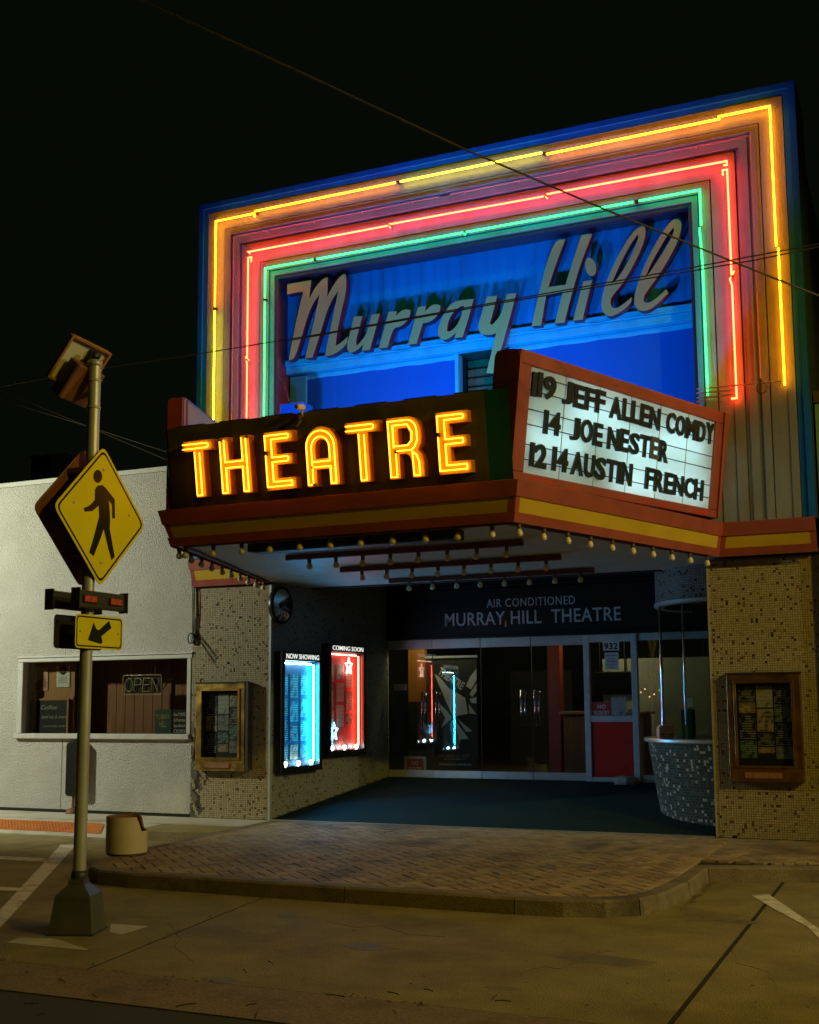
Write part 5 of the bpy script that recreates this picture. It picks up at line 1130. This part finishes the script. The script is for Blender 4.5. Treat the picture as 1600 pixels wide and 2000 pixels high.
for ch, xa_, xb_ in LET:
    loops, tubes = SHAPES[ch]; Wc = xb_-xa_
    fnl = lambda a, c, d: pan(xa_+a*Wc, LH0+c*(LH1-LH0), d)
    o = MB().prism(loops, fnl, .002, .10, 0, 1).build('letter', ['letter_face', 'letter_side'], mq)
    for tp in tubes: MB().tube([fnl(a, c, .128) for a, c in tp], .0075, 6).build('neon_tube', 'neon_letter', o)
    for a, c in ((tubes[0][0]), (tubes[0][-1])): MB().tube([fnl(a, c, .10), fnl(a, c, .135)], .012, 6).build('tube_socket', 'tube_cap', o)
# ---- listing boards (right one faces the camera; the left one is seen from behind)
def wing(side):
    d = unit(V(1.24, 3.42, .058)) if side > 0 else unit(V(-.98, 3.45, .0))
    nh = unit(V(d[1], -d[0], 0))*side
    up = unit(V(0, 0, .992)+nh*.124) if side > 0 else V(0, 0, 1); P = V(-3.27, 9.66, ZT) if side > 0 else V(-6.93, 9.69, ZT)
    n_ = unit(np.cross(d, up))*side
    return P, d, up, n_
WP, Wd, Wu, Wn = wing(1)
wq = lambda s, h, q=0.0: WP+Wd*s+Wu*h+Wn*q
TH = .27
def bar(nm_, s0, s1, h0, h1, q0, q1, m, bev=.006):
    return MB().obox(wq((s0+s1)/2, (h0+h1)/2, (q0+q1)/2), Wd*(s1-s0)/2, Wn*(q1-q0)/2, Wu*(h1-h0)/2, 0, bev).build(nm_, m, mq)
bs0, bs1, bh0, bh1 = .165, 3.47, .10, 1.065
bar('board_frame', .0, bs1+.2, 1.066, 1.19, -TH, 0.0, 'red_paint'); bar('board_frame', .0, bs1+.2, .012, .099, -TH, 0.0, 'red_paint')
bar('board_frame', bs1+.001, bs1+.2, .10, 1.065, -TH, 0.0, 'red_paint'); bar('board_frame', .0, bs0-.001, .10, 1.065, -TH, .0, 'red_paint')
bar('board_trim', bs1+.14, bs1+.23, .02, 1.2, -.002, .03, 'red_paint', .01)
bar('board_back', .0, bs1+.2, .012, 1.19, -TH-.02, -TH-.001, 'grey_sheet', 0)
# rounded front end of the board, facing the street
P0_ = wq(0, 0, 0); exd = unit(V(1, 0, 0)-V(0, 0, 0)); prof = [(-.30, 0), (.0, 0), (.0, 1.10), (-.012, 1.15), (-.04, 1.18), (-.08, 1.19), (-.24, 1.19), (-.275, 1.178), (-.295, 1.15), (-.30, 1.11)]
endq = lambda a, c, dd: wq(0, c, a)+V(0, -dd, 0)+V(dd*.0, 0, 0)
MB().prism([prof], endq, -.14, .02).build('board_end', 'red_paint', mq)
for (s, h, w_, h_) in ((.9, .03, .10, .012), (1.3, .045, .06, .01), (1.75, .035, .07, .012), (2.2, .05, .12, .014), (2.5, .04, .09, .015), (2.75, .05, .06, .02), (3.2, .04, .10, .02), (3.35, .05, .12, .025), (.35, .06, .1, .01), (.55, .05, .14, .012), (.6, 1.12, .10, .02), (1.2, 1.13, .12, .018), (1.5, 1.12, .05, .02)):
    pts = [(s+w_*math.cos(t)*random.uniform(.6, 1.1), h+h_*math.sin(t)*random.uniform(.6, 1.2)) for t in np.linspace(0, 6.283, 11)[:-1]]
    MB().prism([pts], lambda a, c, dd: wq(a, c, dd), .0006, .002).build('peeled_patch', 'red_bare' if h < .5 else 'rust_brown', mq)
# lit box behind the white panels
for k in range(6):
    s0 = bs0+(bs1-bs0)*k/6; s1 = bs0+(bs1-bs0)*(k+1)/6
    MB().quad([wq(s0+.003, bh0, -.026), wq(s1-.003, bh0, -.026), wq(s1-.003, bh1, -.026), wq(s0+.003, bh1, -.026)]).build('board_panel', 'board_panel', mq)
    if k: bar('panel_seam', s0-.004, s0+.004, bh0, bh1, -.030, -.021, 'board_seam', 0)
for (s, h) in ((.62, .45), (1.25, .80), (2.05, .60), (2.85, .74), (2.0, .22), (2.95, .30)):
    MB().tube([wq(s-.42, h, -.17), wq(s+.42, h, -.17)], .016, 8).build('fluorescent_tube', 'tube_fluor', mq)
bar('light_box', bs0, bs1, bh0, bh1, -TH+.002, -TH+.012, 'white_print', 0)
ROWS = [(.795, [('119', .17, .55), ('JEFF', .64, 1.34), ('ALLEN', 1.41, 2.34), ('COMDY', 2.45, 3.44)]), (.485, [('14', .39, .66), ('JOE', .80, 1.34), ('NESTER', 1.415, 2.54)]), (.165, [('12', .225, .49), ('14', .56, .82), ('AUSTIN', .855, 1.90), ('FRENCH', 2.13, 3.30)])]
LHt = .222
for h, _ in ROWS:
    for dh in (.055, LHt-.03): MB().tube([wq(bs0, h+dh, -.016), wq(bs1, h+dh, -.016)], .0055, 5).build('letter_rail', 'rail_dark', mq)
WID = {'1': .42, 'I': .42, 'J': .85, 'M': 1.35, 'N': 1.1, 'A': 1.15, 'L': .82, 'E': .88, 'F': .84, 'O': 1.1, 'C': 1.05, 'Y': 1.05, 'D': 1.1}
RNAME = ['top', 'middle', 'bottom']; ORD = ['first', 'second', 'third', 'fourth', 'fifth', 'sixth']
for ri, (h, words) in enumerate(ROWS):
    for word, s0, s1 in words:
        ws = [WID.get(c, 1.0) for c in word]; tot = sum(ws); s = s0
        for ci, c in enumerate(word):
            w = (s1-s0)*ws[ci]/tot; gw = w*.90 if c not in '1I' else w*.72
            mt_ = 'letter_smear' if (word == 'NESTER' and ci == 4) else 'letter_black'
            o = text('marquee_letter', c, wq(s+(w-gw)/2, h+.004+random.uniform(-.006, .006), -.012), Wd, Wu, gw, LHt+random.uniform(-.006, .006), .02, mt_, None, .034, mside='letter_black')
            kindw = 'number' if c.isdigit() else 'letter'
            wl_ = {'12': 'at the left end of', '14': 'just before AUSTIN on' if ri == 2 else 'before JOE on', '119': 'before JEFF on'}.get(word)
            if wl_: tag(o, 'black number %s, %s figure %s the %s line of the board' % (c, ORD[ci], wl_, RNAME[ri]), 'number', 'changeable letters on the listing board')
            else: tag(o, '%s plastic %s %s, %s in %s on the %s line of the listing board' % ('smeared dark' if mt_ == 'letter_smear' else 'black', kindw, c, ORD[ci], word, RNAME[ri]), kindw, 'changeable letters on the listing board')
            s += w
# left board from behind
LP, Ld, Lu, Ln = wing(-1)
lq = lambda s, h, q=0.0: LP+Ld*s+Lu*h+Ln*q
Lm = lambda s0, s1, h0, h1, q0, q1: MB().obox(lq((s0+s1)/2, (h0+h1)/2, (q0+q1)/2), Ld*(s1-s0)/2, Ln*(q1-q0)/2, Lu*(h1-h0)/2)
Lm(.0, 3.5, .012, 1.165, -.14, -.125).build('board_back', 'grey_sheet', mq)
Lm(.0, 3.5, .012, 1.165, -.12, 0.0).build('board_frame', 'red_paint', mq)
Lm(.0, 3.5, 1.166, 1.18, -.145, .005).build('board_cap', 'metal_grey', mq)
MB().prism([[(-.13, 0), (.02, 0), (.02, 1.12), (.012, 1.15), (-.01, 1.165), (-.09, 1.175), (-.13, 1.18)]], lambda a, c, dd: lq(0, c, a)+V(0, -dd, 0), -.08, .03).build('board_end', 'red_deep', mq)
# little flood lamp with a nest on the panel's top edge
cp = atY(590, 808, 9.5)
sc_ = thing('panel_lamp', 'small white lamp on the top edge of the THEATRE panel', 'camera', cp)
MB().lathe(cp+V(0, -.04, .055), [(.0001, -.05), (.025, -.05), (.03, -.03), (.03, .05), (.0001, .06)], 10, 0, V(.25, 1, .1)).build('body', 'white_print', sc_)
MB().lathe(cp+V(-.012, -.09, .05), [(.0001, -.003), (.02, -.002), (.02, .01)], 10, 0, V(.25, 1, .1)).build('lens', 'rust_brown', sc_)
MB().tube([cp+V(0, .0, -.03), cp+V(0, -.01, .03), cp+V(0, -.03, .05)], .014, 6).build('bracket', 'gold_print', sc_)
MB().tube([cp+V(-.01, -.09, -.14), cp+V(.02, -.07, -.09), cp+V(-.01, -.05, -.05), cp+V(.015, -.03, -.02)], .016, 6).build('cable', 'leaf', sc_)
# blue flood lamps lying on the marquee roof behind the THEATRE panel
for k, x in enumerate((-6.2, -4.9, -3.6)):
    t = thing('flood_lamp', 'blue flood lamp on the marquee roof, %s of three' % ('leftmost', 'middle one', 'rightmost')[k], 'flood lamp', (x, 10.4, ZT), 'blue flood lamps on the marquee roof')
    MB().obox(V(x, 10.4, ZT+.12), V(.14, 0, 0), V(0, .05, .03), V(0, -.05, .09), 0, .01).build('housing', 'dark_steel', t)
    MB().obox(V(x, 10.456, ZT+.145), V(.11, 0, 0), V(0, .003, .002), V(0, -.04, .07)).build('lens', 'blue_lens', t)
    MB().box((x-.16, 10.37, ZT), (x+.16, 10.43, ZT+.02)).build('foot', 'dark_steel', t)
    l = spot('blue_flood', (x, 10.52, ZT+.2), (x, 13.4, 6.0), BLUE, 450, 92, 1.0, .1)

# ================================================================ RIGHT-HAND NEIGHBOUR
nbh = thing('neighbour_building', 'edge of a pale teal building right of the theatre', 'building', (1.5, 13.4, 0))
mat('teal_wall', (0.22, 0.40, 0.42), 0.6, 0.12, 3, stain=(0.15, 0.26, 0.27), stain_scale=2, stain_amt=0.5)
MB().box((-.955, 13.16, 0.0), (6, 20, 4.83)).build('wall', 'teal_wall', nbh)
MB().box((-.965, 13.13, 4.833), (6, 20, 4.96)).build('roof_edge', 'roofing', nbh)

# ================================================================ CROSSING SIGNAL ON ITS POLE
PX, PY = -5.66, 6.90
cs = thing('crossing_signal', 'steel pole with yellow pedestrian crossing signs, beacons and solar panel', 'crossing signal', (PX, PY, 0))
pa = lambda u, v: atP(u, v, (PX, PY, 0), (.4, -.9165, 0))
ztop = pa(179, 712)[2]
lean = pa(179, 712)[0]-pa(163, 1730)[0]
px_ = lambda z: PX+.02*(z/4.0)
MB().tube([V(px_(.38), PY, .38), V(px_(ztop), PY, ztop)], .046, 20).build('pole', 'galvanised', cs)
MB().lathe((px_(ztop), PY, ztop), [(.046, -.02), (.055, -.018), (.055, .02), (.03, .035), (.0001, .037)], 16).build('cap', 'galvanised', cs)
MB().lathe((px_(ztop), PY, ztop+.05), [(.028, 0), (.032, .02), (.022, .045), (.0001, .05)], 12).build('photo_eye', 'dark_steel', cs)
for z in (ztop-.13, ztop-.34): MB().lathe((px_(z), PY, z), [(.046, -.01), (.050, -.01), (.050, .01), (.046, .01)], 16).build('clamp_band', 'galvanised', cs)
# square base cover turned so that one corner faces the street
ang = math.radians(20)
def ring(hw, z): return [V(PX+hw*math.sqrt(2)*math.cos(ang+math.pi/4+k*math.pi/2), PY+hw*math.sqrt(2)*math.sin(ang+math.pi/4+k*math.pi/2), z) for k in range(4)]
bc = MB()
for lo, hi in (((.160, .0), (.127, .265)), ((.127, .265), (.060, .335)), ((.060, .335), (.054, .37))): bc.hexa(ring(*lo), ring(*hi))
bc.build('base_cover', 'base_cover', cs)
MB().hexa(ring(.170, .001), ring(.166, .012)).build('base_plate', 'dark_steel', cs)
MB().lathe((PX, PY, .37), [(.054, 0), (.058, .02), (.052, .06), (.046, .06)], 16).build('collar', 'dark_steel', cs)
# signs: one of each facing +X (front to the camera), one facing -X (its back to the camera)
def side_sign(nm_, xs, yc, zc, poly, th, mface, mback, n_):
    """poly in (toward far, up); n_=+1 faces +X"""
    f = lambda a, c, d: V(xs+n_*d, yc+a, zc+c)
    return MB().prism([poly], f, -th, 0.0, 0, 1).build(nm_, [mface, mback], cs), f
def rounded_diamond(r, k=.06):
    P = []
    for i in range(4):
        a = math.pi/2*i; c0 = np.array([math.cos(a), math.sin(a)])*r; t1 = unit(np.array([math.cos(a-math.pi/2), math.sin(a-math.pi/2)])*r-c0); t2 = unit(np.array([math.cos(a+math.pi/2), math.sin(a+math.pi/2)])*r-c0)
        p0, p1 = c0+t1*k, c0+t2*k
        P += [tuple((1-t)**2*p0+2*t*(1-t)*c0+t*t*p1) for t in (0, .33, .67, 1)]
    return P
XF, XB = PX+.085, PX-.085
tp, bt_ = atX(198, 872, XF), atX(200, 1145, XF); lf, rg = atX(102, 992, XF), atX(286, 1022, XF)
dz = (tp[2]+bt_[2])/2; dyc = (lf[1]+rg[1])/2; RD = ((tp[2]-bt_[2])/2+(rg[1]-lf[1])/2)/2
dia, fd = side_sign('warning_sign', XF, dyc, dz, rounded_diamond(RD), .004, 'sign_yellow', 'rust_brown', 1)
inn = [rounded_diamond(RD*.945, .05), rounded_diamond(RD*.905, .045)[::-1]]
MB().prism(inn, fd, .0004, .0012).build('border', 'sign_black', dia)
def dpix(P): return [(atX(x/2.857, 620+y/2.857, XF)[1]-dyc, atX(x/2.857, 620+y/2.857, XF)[2]-dz) for x, y in P]
HEAD = [(545+25*math.cos(t), 887+37*math.sin(t)) for t in np.linspace(0, 6.283, 17)[:-1]]
BODY = [(530, 960), (545, 938), (570, 935), (590, 952), (640, 1015), (641, 1122), (626, 1120), (624, 1045), (607, 1020), (612, 1080), (614, 1130), (612, 1180), (640, 1335), (622, 1356), (604, 1290), (578, 1180), (560, 1235), (522, 1332), (497, 1312), (520, 1235), (545, 1140), (553, 1110), (550, 1050), (516, 1080), (472, 1084), (466, 1064), (498, 1050), (528, 1020)]
for P in (HEAD, BODY): MB().prism([dpix(P)], fd, .0004, .0014).build('symbol', 'sign_black', dia)
for (a, c) in ((0, .33), (0, -.33), (-.3, .05), (.3, .05)): MB().lathe(fd(a*RD/.5, c*RD/.5, .002), [(.012, -.002), (.010, .003), (.0001, .005)], 8, 0, V(1, 0, 0)).build('bolt', 'galvanised', dia)
bl = atX(51, 996, XB); bt2 = atX(152, 876, XB); byc = dyc-.02; bzc = dz+.0
side_sign('warning_sign', XB, byc, bzc, rounded_diamond(RD), .004, 'sign_yellow', 'rust_brown', -1)
for z in (dz+.32, dz-.30):
    MB().box((XB+.005, PY-.16, z-.02), (XF-.006, PY+.16, z+.02), 0, .004).build('bracket', 'rust_brown', cs)
    MB().lathe((px_(z), PY, z), [(.046, -.025), (.052, -.025), (.052, .025), (.046, .025)], 14).build('clamp_band', 'dark_steel', cs)
# flashing beacon bars
def bx(u, v, X=None): return atX(u, v, XF+.06)
c0, c1, c2 = atX(152, 1150, XF+.05), atX(245, 1157, XF+.05), atX(152, 1185, XF+.05)
zc1, zc0 = c0[2], c2[2]; ylen = abs(c1[1]-c0[1]); yc = (c0[1]+c1[1])/2
def beacon(n_, xs, yc):
    b = MB().box((xs-.05 if n_ > 0 else xs, yc-ylen/2, zc0), (xs if n_ > 0 else xs+.05, yc+ylen/2, zc1), 0, .008).build('beacon_bar', 'dark_steel', cs)
    x = xs+n_*.001
    for f in (.24, .78):
        y0 = yc-ylen/2+f*ylen-.075
        MB().box((x, y0, zc0+.035), (x+n_*.008, y0+.15, zc1-.035), 0, .003).build('lamp_bezel', 'sign_black', b)
        for i in range(2):
            MB().box((x+n_*.0085, y0+.006+.07*i, zc0+.042), (x+n_*.016, y0+.072+.07*i, zc1-.042), 0, .006).build('lamp', 'lamp_red', b)
    for yy in (yc-ylen/2, yc+ylen/2): MB().box((x-n_*.055, yy-.006, zc0-.012), (x+n_*.022, yy+.006, zc1+.012)).build('hood', 'dark_steel', b)
beacon(1, XF+.05, yc); beacon(-1, XB-.05, yc)
MB().box((XB-.049, PY-.03, (zc0+zc1)/2-.02), (XF+.0, PY+.03, (zc0+zc1)/2+.02)).build('bracket', 'dark_steel', cs)
# arrow plaques
q0, q1, q2 = atX(148, 1198, XF), atX(240, 1206, XF), atX(148, 1265, XF)
az1, az0 = q0[2], q2[2]; al = abs(q1[1]-q0[1]); ayc = (q0[1]+q1[1])/2
def rr2(hw, hh, r): return [(sx*(hw-r)+r*math.cos(math.radians(a0+30*k)), sz*(hh-r)+r*math.sin(math.radians(a0+30*k))) for sx, sz, a0 in ((1, 1, 0), (-1, 1, 90), (-1, -1, 180), (1, -1, 270)) for k in range(4)]
hw, hh = al/2, (az1-az0)/2
arw, fa = side_sign('arrow_plaque', XF, ayc, (az0+az1)/2, rr2(hw, hh, .03), .004, 'sign_yellow', 'rust_brown', 1)
MB().prism([rr2(hw-.012, hh-.012, .025), rr2(hw-.022, hh-.022, .02)[::-1]], fa, .0004, .0012).build('border', 'sign_black', arw)
def apix(P): return [(atX(x/2.857, 620+y/2.857, XF)[1]-ayc, atX(x/2.857, 620+y/2.857, XF)[2]-(az0+az1)/2) for x, y in P]
MB().prism([apix([(608, 1693), (622, 1733), (565, 1780), (572, 1815), (560, 1822), (490, 1800), (522, 1703), (538, 1740), (552, 1745)])], fa, .0004, .0014).build('arrow', 'sign_black', arw)
for a in (-.8, .8): MB().lathe(fa(a*hw, 0, .002), [(.010, -.002), (.008, .003), (.0001, .005)], 8, 0, V(1, 0, 0)).build('bolt', 'galvanised', arw)
side_sign('arrow_plaque', XB, ayc-.03, (az0+az1)/2, rr2(hw, hh, .03), .004, 'sign_yellow', 'dark_steel', -1)
MB().box((XB+.005, PY-.14, (az0+az1)/2-.015), (XF-.006, PY+.14, (az0+az1)/2+.015)).build('bracket', 'tan_wood', cs)
# solar panel and battery cabinet
e1c, e2c = V(.277, .115, .38), V(-.26, .37, .078)              # right, down, forward of the camera
e1 = RM.T@unit(e1c); e2 = RM.T@unit(e2c); e2 = unit(e2-e1*(e2@e1)); en = unit(np.cross(e1, e2)); en = en if en[2] > 0 else -en
dC = (RM@(V(PX, PY, ztop)-CAM))[2]
def at_depth(u, v, d): return CAM+ray(u, v)*d
cA, cD = at_depth(141.8, 653.2, dC-.10), at_depth(75, 748, dC-.10)
w1, w2 = .37, np.linalg.norm(cD-cA)*.84
pc = cA+e1*w1/2+e2*w2/2
MB().obox(pc+en*.012, e1*(w1/2-.012), e2*(w2/2-.012), en*.005).build('solar_panel', 'white_print', cs)
fb = MB()
for s in (-1, 1):
    fb.obox(pc+s*e1*(w1/2-.006), e1*.011, e2*w2/2, en*.022, 0, .003); fb.obox(pc+s*e2*(w2/2-.006), e1*(w1/2-.018), e2*.011, en*.022, 0, .003)
fb.build('panel_frame', 'tan_wood', cs)
MB().obox(pc-en*.012-e2*w2*.22+e1*.06, e1*.05, e2*.06, en*.018, 0, .005).build('junction_box', 'black_board', cs)
kc = pc-en*.095+e2*w2*.30+e1*.02
MB().obox(kc, e1*.125, e2*.15, en*.065, 0, .008).build('battery_cabinet', 'rust_brown', cs)
MB().obox(kc-e1*.132, e1*.006, e2*.145, en*.06, 0, .002).build('cabinet_door', 'dark_steel', cs)
MB().tube([kc+e1*.12+e2*.02, V(px_(ztop), PY, ztop-.25)], .022, 8).build('arm', 'galvanised', cs)
MB().tube([pc-en*.03+e1*.1, V(px_(ztop), PY, ztop-.06)], .02, 8).build('arm', 'galvanised', cs)
MB().tube([pc-en*.03, kc+en*.06+e1*.05, kc+en*.05], .006, 5).build('cable', 'black_board', cs)

# ================================================================ SMALL THINGS ON THE GROUND
pc0 = atZ(247, 1668, SW); PR_ = .205
pl_ = thing('planter', 'broken white cylinder planter at the left tip of the brick pavement', 'planter', pc0)
HP = .375; n = 40; vs, fs = [], []
cut = lambda a: HP*(1.0 if not (-1.45 < a < .35) else .66) if True else HP
A = [-math.pi+2*math.pi*k/n for k in range(n)]
viewa = math.atan2(-(CAM[1]-pc0[1])*-1, CAM[0]-pc0[0])
ra = [a for a in A]
def hgt(a):
    d = (a-math.radians(30)+math.pi) % (2*math.pi)-math.pi          # right-hand side as seen from the street
    return HP*.62 if abs(d) < math.radians(40) else (HP*.62+(abs(d)-math.radians(40))/math.radians(14)*HP*.38 if abs(d) < math.radians(54) else HP)
def cyl(r, z): return [pc0+V(r*math.cos(a), r*math.sin(a), z if z is not None else hgt(a)) for a in ra]
o1, o2, i2, i1 = cyl(PR_, .02), cyl(PR_, None), cyl(PR_-.022, None), cyl(PR_-.022, .05)
b = MB(); vs = o1+o2+i2+i1
b.add(vs, [(k, (k+1) % n, n+(k+1) % n, n+k) for k in range(n)], 0, True); b.add(vs, [(n+k, n+(k+1) % n, 2*n+(k+1) % n, 2*n+k) for k in range(n)], 1); b.add(vs, [(2*n+k, 2*n+(k+1) % n, 3*n+(k+1) % n, 3*n+k) for k in range(n)], 1, True)
b.build('shell', ['planter', 'planter_inside'], pl_)
MB().lathe(pc0, [(.0001, .055), (PR_-.024, .055)], 24).build('soil', 'planter_inside', pl_)
MB().lathe(pc0, [(PR_-.012, .0), (PR_-.008, .02), (.0001, .02)], 24).build('foot', 'dark_steel', pl_)
bp = atZ(148, 1578, SW); bp = np.array([bp[0]+.35, 12.75, SW])
bp = np.array([atY(148, 1580, 13.225)[0], 13.225, SW])
bd = thing('standing_board', 'dark rounded board standing by the shop wall behind the sign pole', 'board', bp)
z0b, z1b = atY(148, 1555, 13.225)[2], atY(148, 1450, 13.225)[2]
hw = .16
MB().prism([[(x+bp[0], z+(z0b+z1b)/2) for x, z in rr2(hw, (z1b-z0b)/2, .05)]], lambda a, c, d: V(a, 13.225-d, c), -.04, .04).build('panel', 'black_frame', bd)
MB().tube([V(bp[0]-.05, 13.225, z0b+.03), V(bp[0]-.05, 13.225, SW+.07)], .02, 8).build('post', 'rust_brown', bd)
MB().lathe((bp[0]-.05, 13.225, SW), [(.10, 0), (.09, .04), (.03, .07), (.0001, .075)], 14).build('foot', 'rust_brown', bd)
# fallen leaves, twigs and pebbles (too many and too small to count)
lf_ = MB(); g = np.random.default_rng(11)
def leaf(x, y, z, s, mi):
    a = g.uniform(0, 6.28); e = V(math.cos(a), math.sin(a), 0)*s; f = V(-math.sin(a), math.cos(a), 0)*s*g.uniform(.25, .55); k = V(0, 0, s*g.uniform(.05, .3)); c = V(x, y, z+.004)
    lf_.add([c-e, c-f*.9+k*.5, c+e+k, c+f+k*.6], [(0, 1, 2), (0, 2, 3)], mi)
for _ in range(150):
    u, v = g.uniform(-40, 1640), g.uniform(1720, 1995); p = atZ(u, v, 0)
    if p[1] < 8.6 or p[0] < -7.7 or p[0] > -1.7: leaf(p[0], p[1], .003, g.uniform(.006, .022), int(g.random() < .75))
for _ in range(60):
    x = g.uniform(-6.6, -2.4); leaf(x, 8.66-abs(g.normal(0, .03)), .003, g.uniform(.006, .02), int(g.random() < .7))
for _ in range(70):
    t = g.uniform(0, 1); leaf(-1.86+abs(g.normal(0, .03)), 9.3+1.6*t, .003, g.uniform(.01, .025), int(g.random() < .6))
for (ax, ay, bx_, by_, m_, sd) in ((-4.82, 5.97, -5.2, 8.6, 60, .03), (-6.0, 5.955, -2.2, 5.955, 140, .02), (-5.0, 5.6, -3.8, 5.75, 40, .12)):
    for _ in range(m_):
        t = g.uniform(0, 1); 
        if math.sin(t*17+ax) < -.2: continue
        leaf(ax+(bx_-ax)*t+g.normal(0, sd), ay+(by_-ay)*t+g.normal(0, sd), .003, g.uniform(.008, .024), 1)
for _ in range(16):
    u, v = g.uniform(0, 1000), g.uniform(1880, 1990); p = atZ(u, v, 0); a = g.uniform(-1.5, 1.5); L_ = g.uniform(.02, .06)
    lf_.tube([V(p[0]-L_*math.cos(a), p[1]-L_*math.sin(a), .01), V(p[0], p[1], .014), V(p[0]+L_*math.cos(a), p[1]+L_*math.sin(a), .009)], .003, 4, 1)
lo = lf_.build('leaf_litter', ['leaf', 'leaf_dark'], None, (0, 0, 0)); lo['kind'] = 'stuff'
tag(lo, 'scattered dead leaves and twigs on the concrete', 'leaves')

# ================================================================ WIRES AND CABLES
def overhead(pix, ys, r, label, sag=.0):
    P = [atY(u, v, y) for (u, v), y in zip(pix, ys)]
    tag(MB().tube(P, r, 6).build('overhead_wire', 'wire'), label, 'wire', 'overhead wires')
overhead([(120, -75), (275, 0), (590, 142), (905, 290), (1180, 408), (1430, 510), (1600, 578), (1760, 640)], [6.6, 6.8, 7.3, 7.9, 8.4, 8.9, 9.3, 9.7], .0075, 'overhead wire running from the top left down across the neon frame')
overhead([(-120, 778), (0, 755), (180, 722), (395, 690), (640, 650), (970, 590), (1300, 532), (1600, 476), (1760, 445)], [9.4]*9, .0055, 'upper of the twin wires crossing the Murray Hill script')
overhead([(560, 666), (970, 593), (1300, 538), (1480, 507), (1600, 482), (1760, 452)], [9.45]*6, .0055, 'lower of the twin wires crossing the Murray Hill script')
overhead([(-120, 720), (0, 763), (160, 828), (330, 900)], [12.2]*4, .006, 'upper faint wire above the shop roof at the left edge')
overhead([(-120, 748), (0, 781), (160, 829), (330, 884)], [12.6]*4, .006, 'lower faint wire above the shop roof at the left edge')
cb = thing('cable_bundle', 'tangle of dark cables hanging where the shop wall meets the left pier', 'cables', atY(374, 1260, YF-.04))
for k in range(5):
    P = [atY(376+k*1.5+g.uniform(-2, 2), v, YF-.035) for v in (1070, 1110, 1160, 1200, 1235, 1255)]
    MB().tube(P, .006, 5).build('cable', 'cable_teal' if k % 2 else 'wire', cb)
for k in range(3):
    c = atY(372+k, 1247, YF-.045)
    MB().tube([c+V(.045*math.cos(a), -.006*k, .07*math.sin(a)) for a in np.linspace(0, 6.0, 14)], .007, 5).build('cable_coil', 'cable_teal', cb)
for k in range(4): MB().tube([atY(u, v+k*6, YF-.012) for u, v in ((378, 1225), (395, 1245+g.uniform(-4, 4)), (410, 1265+g.uniform(-4, 4)), (422, 1282))], .004, 4).build('cable', 'wire', cb)

# ================================================================ THE LAMPS OUTSIDE THE PICTURE
def lamp_post(nm_, label, base, head, m='lamp_lens'):
    base, head = np.array(base, float), np.array(head, float)
    t = thing(nm_, label, 'street lamp', base)
    MB().tube([base, V(base[0], base[1], head[2]+.1), (V(base[0], base[1], head[2]+.25)*.4+V(head[0], head[1], head[2]+.2)*.6), V(head[0], head[1], head[2]+.16)], [.09, .06, .05, .04], 10).build('pole', 'galvanised', t)
    MB().obox(head+V(0, 0, .15), V(.28, 0, 0), V(0, .13, 0), V(0, 0, .06), 0, .02).build('head', 'metal_grey', t)
    return t
lamp_post('street_lamp', 'sodium street lamp beside the road, outside the picture', (10.4, 3.6, 0), LAMP_STREET)
lamp_post('street_lamp', 'tall lamp along the pavement right of the picture', (8.6, 9.6, .13), V(*LAMP_FLOOD)+V(.25, 0, .05))
lamp_post('street_lamp', 'white lamp by the shop left of the picture', (-15.6, 9.2, .0), V(*LAMP_WALL)+V(-.2, 0, .05))
